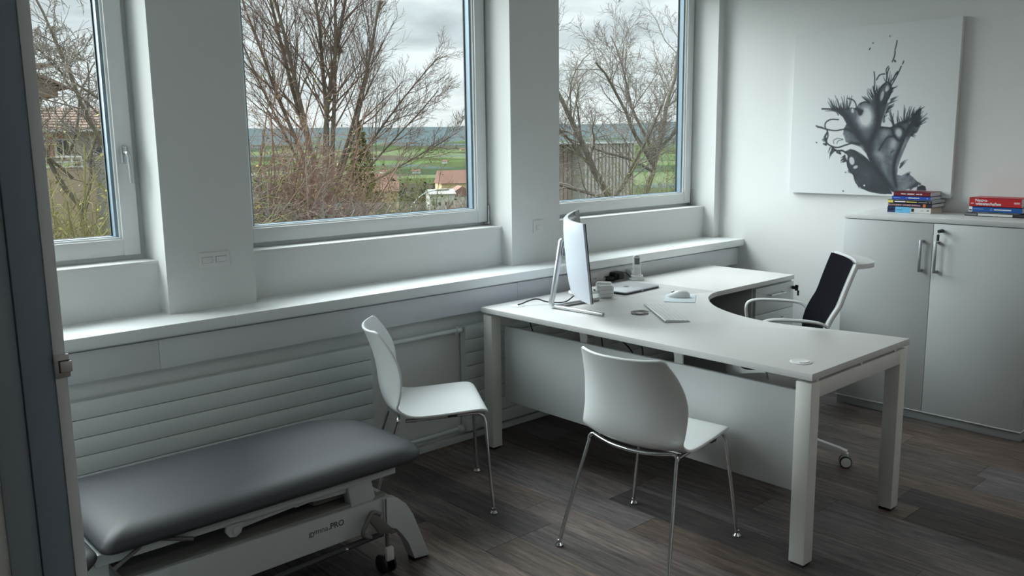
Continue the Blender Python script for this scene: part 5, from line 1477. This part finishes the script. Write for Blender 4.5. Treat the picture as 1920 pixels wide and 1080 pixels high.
# --- buildings
def fac(name, col, rough=.9): return mat(name, col, rough, var=.06, vscale=.5, spec=.1)
f_orange = fac('render_orange', (0.42, 0.23, 0.13)); f_cream = fac('render_cream', (0.44, 0.40, 0.32)); f_beige = fac('render_beige', (0.36, 0.29, 0.22)); f_grey = fac('concrete_grey', (0.30, 0.29, 0.27))
f_roof = fac('roof_tile_brown', (0.21, 0.15, 0.12)); f_roofr = fac('roof_tile_red', (0.20, 0.115, 0.09)); f_wood = fac('wood_soffit', (0.24, 0.165, 0.11)); f_pale = fac('render_white', (0.50, 0.50, 0.47)); f_pane = mat('far_window_pane', (0.05, 0.05, 0.06), .2, var=.05)
f_wh = fac('white_paint_outside', (0.55, 0.55, 0.52)); f_turq = fac('turquoise_sign', (0.10, 0.45, 0.50)); f_pink = fac('pinkish_beige_cladding', (0.38, 0.31, 0.27)); f_rib = fac('cladding_rib', (0.29, 0.235, 0.205)); f_yel = fac('render_yellow', (0.46, 0.36, 0.22))
def win_far(parent, x0, x1, y, z0, z1, panes=2, fr=.07):
    b = B(); bx(b, x0 - fr, x1 + fr, y - .05, y + .02, z0 - fr, z1 + fr); w = finish('window', b, f_wh, parent, smooth=0)
    ww = (x1 - x0) / panes
    for i in range(panes):
        b = B(); bx(b, x0 + i * ww + .03, x0 + (i + 1) * ww - .03, y - .07, y - .045, z0, z1); finish('pane', b, f_pane, w, smooth=0)
hb = thing('apartment_house', (10.5, 40, -10), 'orange and cream house with a balcony and brown tiled roof in the left window', 'building')
b = B(); bx(b, 5.5, 10.9, 40.0, 47.0, 1.12, 2.30); finish('upper_wall', b, f_orange, hb, smooth=0)
b = B(); bx(b, 10.9, 16.5, 40.0, 47.0, 1.05, 2.30); finish('upper_wall', b, f_cream, hb, smooth=0)
b = B(); prism(b, [(39.4, 2.25), (39.4, 2.33), (43.5, 3.35), (47.6, 2.33), (47.6, 2.25)], 5.2, 16.9, axis='x'); finish('roof', b, f_roof, hb, smooth=0)
for k in range(7):
    zz = 2.36 + k * .13; y_ = 39.42 + (zz - 2.33) * 4.1 / 1.02 if zz > 2.33 else 39.4
    b = B(); bx(b, 5.2, 16.9, y_ - .05, y_ + .05, zz - .012, zz + .03); finish('tile_course', b, f_roof, hb, smooth=0)
b = B(); bx(b, 5.2, 16.9, 39.30, 39.42, 2.20, 2.30); finish('gutter', b, f_wh, hb, smooth=0)
b = B(); bx(b, 12.35, 12.75, 42.3, 42.8, 2.9, 3.55); finish('chimney', b, f_grey, hb, smooth=0)
win_far(hb, 10.55, 11.08, 40.0, 1.25, 1.85); win_far(hb, 12.0, 12.38, 40.0, 1.3, 1.8, 1); win_far(hb, 14.0, 14.5, 40.0, 1.3, 1.85, 2); win_far(hb, 8.3, 8.9, 40.0, 1.25, 1.85)
b = B(); bx(b, 5.5, 11.62, 38.7, 40.3, -6.5, 0.72); finish('lower_wall', b, f_beige, hb, smooth=0)
b = B(); bx(b, 11.3, 16.5, 39.0, 40.3, -6.5, 1.0); finish('terrace_wall', b, f_grey, hb, smooth=0)
b = B(); bx(b, 10.0, 10.12, 39.90, 39.98, 1.3, 1.6); finish('sign', b, f_turq, hb, smooth=0)
rl = []
for (z0, z1) in ((.73, .79), (.93, .98), (1.13, 1.19)):
    b = B(); bx(b, 8.5, 11.15, 38.65, 38.72, z0, z1, bev=.01, seg=1); finish('rail', b, f_wh, hb, smooth=0)
for k in range(8):
    x_ = 8.5 + k * .375; b = B(); bx(b, x_ - .03, x_ + .03, 38.64, 38.73, .72, 1.18); finish('post', b, f_wh, hb, smooth=0)
tw = thing('gable_house', (7.0, 30, -10), 'dark brown wooden gable and eaves above the roofs in the left window', 'building')
b = B(); prism(b, [(3.5, 3.08), (8.02, 3.08), (8.02, 3.42), (7.55, 3.66), (3.5, 4.1)], 29.6, 33.5, axis='y'); finish('gable', b, f_wood, tw, smooth=0)
b = B(); prism(b, [(3.4, 4.16), (7.6, 3.72), (8.22, 3.42), (8.22, 3.36), (7.5, 3.66), (3.4, 4.08)], 29.3, 33.8, axis='y'); finish('roof', b, f_roof, tw, smooth=0)
b = B(); bx(b, 8.0, 8.32, 29.4, 33.5, 3.33, 3.39); finish('eave', b, f_roof, tw, smooth=0)
b = B(); bx(b, 5.2, 7.90, 29.5, 33.0, 4.02, 4.08); finish('upper_eave', b, f_wood, tw, smooth=0)
b = B(); bx(b, 3.5, 7.2, 30.6, 33.5, -10, 3.08); finish('wall', b, f_beige, tw, smooth=0)

gb = thing('clad_building', (45, 40, -10), 'beige building with vertical grooved cladding behind the trees of the right window', 'building')
b = B(); bx(b, 38.7, 43.3, 41.2, 42.2, -10, 1.34); finish('wall', b, f_pink, gb, smooth=0)
b = B(); bx(b, 43.0, 48.1, 40.0, 42.2, -10, 1.38); finish('wall', b, f_pale, gb, smooth=0)
for k in range(11):
    x_ = 38.9 + k * .4
    b = B(); bx(b, x_, x_ + .07, 41.12, 41.21, -8, 1.30); finish('rib', b, f_rib, gb, smooth=0)
for k in range(14):
    x_ = 43.2 + k * .36
    b = B(); bx(b, x_, x_ + .07, 39.92, 40.01, -8, 1.34); finish('rib', b, f_rib, gb, smooth=0)
b = B(); bx(b, 38.5, 48.3, 39.8, 42.4, 1.34, 1.44); finish('parapet', b, f_wh, gb, smooth=0)

def house(name, x, y, w, d, z0, zw, zr, rot, wallm, roofm, label, wins=(), group=None):
    t = thing(name, (x, y, z0), label, 'house', group, local=True, rotz=rot)
    b = B(); bx(b, -w / 2, w / 2, -d / 2, d / 2, 0, zw - z0); finish('walls', b, wallm, t, smooth=0)
    b = B(); prism(b, [(-d / 2 - .6, zw - z0 - .1), (-d / 2 - .6, zw - z0 + .1), (0, zr - z0), (d / 2 + .6, zw - z0 + .1), (d / 2 + .6, zw - z0 - .1)], -w / 2 - .4, w / 2 + .4, axis='x'); finish('roof', b, roofm, t, smooth=0)
    for (wx, wz, ww, wh) in wins:
        b = B(); bx(b, wx - ww / 2, wx + ww / 2, -d / 2 - .12, -d / 2 + .05, wz, wz + wh); finish('window', b, f_pane, t, smooth=0)
    return t
wn4 = [(x_, z_, 1.0, 1.3) for x_ in (-5.5, -2.0, 1.5, 5.0) for z_ in (2.0, 5.0, 8.0)]
house('house', 192.0, 250, 9, 12, -32, -16.6, -15.0, R(-30), f_pale, f_grey, 'white three-storey house low in the right of the middle window', [(x_, z_, .8, 1.1) for x_ in (-3.2, -1, 1.2, 3.4) for z_ in (5.5, 8.5, 11.5)])
house('house', 204.5, 254, 10, 10, -32, -18.0, -14.5, R(60), f_pale, f_roofr, 'white gabled house right beside the three-storey house', [(x_, z_, .8, 1.0) for x_ in (-3, 0, 3) for z_ in (5, 8, 11)])
house('house', 186.0, 280, 14, 10, -32, -16.5, -12.8, R(-35), f_yel, f_roofr, 'cream house with a low red roof behind the white house')
house('house', 219.0, 275, 14, 12, -34, -14.5, -9.5, R(-25), f_yel, f_roofr, 'cream house with a big dark red roof at the right edge of the middle window')
house('house', 206.0, 320, 16, 12, -38, -20.0, -15.0, R(-50), f_beige, f_roofr, 'beige house with a red roof in the middle row of the village')
house('house', 232.0, 350, 16, 12, -38, -18.0, -12.5, R(-20), f_pale, f_roofr, 'pale house with a red roof below the fir trees')
house('house', 176.0, 330, 14, 10, -38, -21.0, -17.0, R(-40), f_pale, f_roof, 'small pale house with a brown roof left of the village')
rgv = random.Random(9)
for k in range(26):
    az = R(rgv.uniform(20, 44)); d_ = rgv.uniform(1500, 3300); x_, y_ = d_ * math.sin(az), d_ * math.cos(az); z_ = ground_h(x_, y_)
    house('farmhouse', x_, y_, rgv.uniform(9, 18), 9, z_ - 2, z_ + 5, z_ + 8.5, R(rgv.uniform(-60, 0)), rgv.choice((f_pale, f_beige)), rgv.choice((f_roofr, f_roofr, f_grey)), 'tiny far house in the valley of the middle window', (), 'far houses in the valley')
for k in range(30):
    az = R(24 + 16 * k / 30 + rgv.uniform(-.3, .3)); d_ = rgv.uniform(380, 470); x_, y_ = d_ * math.sin(az), d_ * math.cos(az); z_ = ground_h(x_, y_)
    evergreen('fir_tree', (x_, y_, z_), rgv.uniform(10, 21), rgv.uniform(3, 4.5), 'dark fir tree standing in the row beyond the village', 100 + k, mat('fir_dark', (0.022, 0.036, 0.026), .95, var=.3, vscale=.3, spec=.1), 260, 1.1, 'row of fir trees beyond the village', trunk=False)
for k in range(24):
    az = R(26 + 16 * k / 24 + rgv.uniform(-.4, .4)); d_ = rgv.uniform(170, 330); x_, y_ = d_ * math.sin(az), d_ * math.cos(az); z_ = ground_h(x_, y_)
    rg = random.Random(300 + k); V = []; F = []
    t = thing('garden_tree', (x_, y_, z_), 'small round brown bare tree among the village houses', 'tree', 'bare garden trees in the village')
    T = TreeMesh()
    for q in range(16):
        d = Vector((rg.gauss(0, .5), rg.gauss(0, .5), 1)).normalized()
        grow(None, rg, Vector((x_, y_, z_ + 1)), d, rg.uniform(5, 9), .10, 0, None, [(T, 3, 3, 6, .4, R(40), .12, 0), (T, 3, 2, 0, .5, R(40), .2, 0)])
    pmesh('branches', T.V, T.F, m_twig_red, t, kind='stuff')
al = thing('arch_lamp', (28.5, 40, -10), 'thin curved pale lamp arm arching before the white house', 'lamp post')
b = B(); tube(b, spline([(28.2, 40, -10), (28.3, 40, -4), (28.55, 40, -2.3), (29.0, 40, -1.66), (29.75, 40, -1.25), (30.6, 40, -1.14)], 8), .035, 8); finish('arm', b, m_alu, al)
b = B(); bx(b, 30.4, 31.3, 39.85, 40.15, -1.20, -1.10, bev=.02); finish('lamp_head', b, f_grey, al)
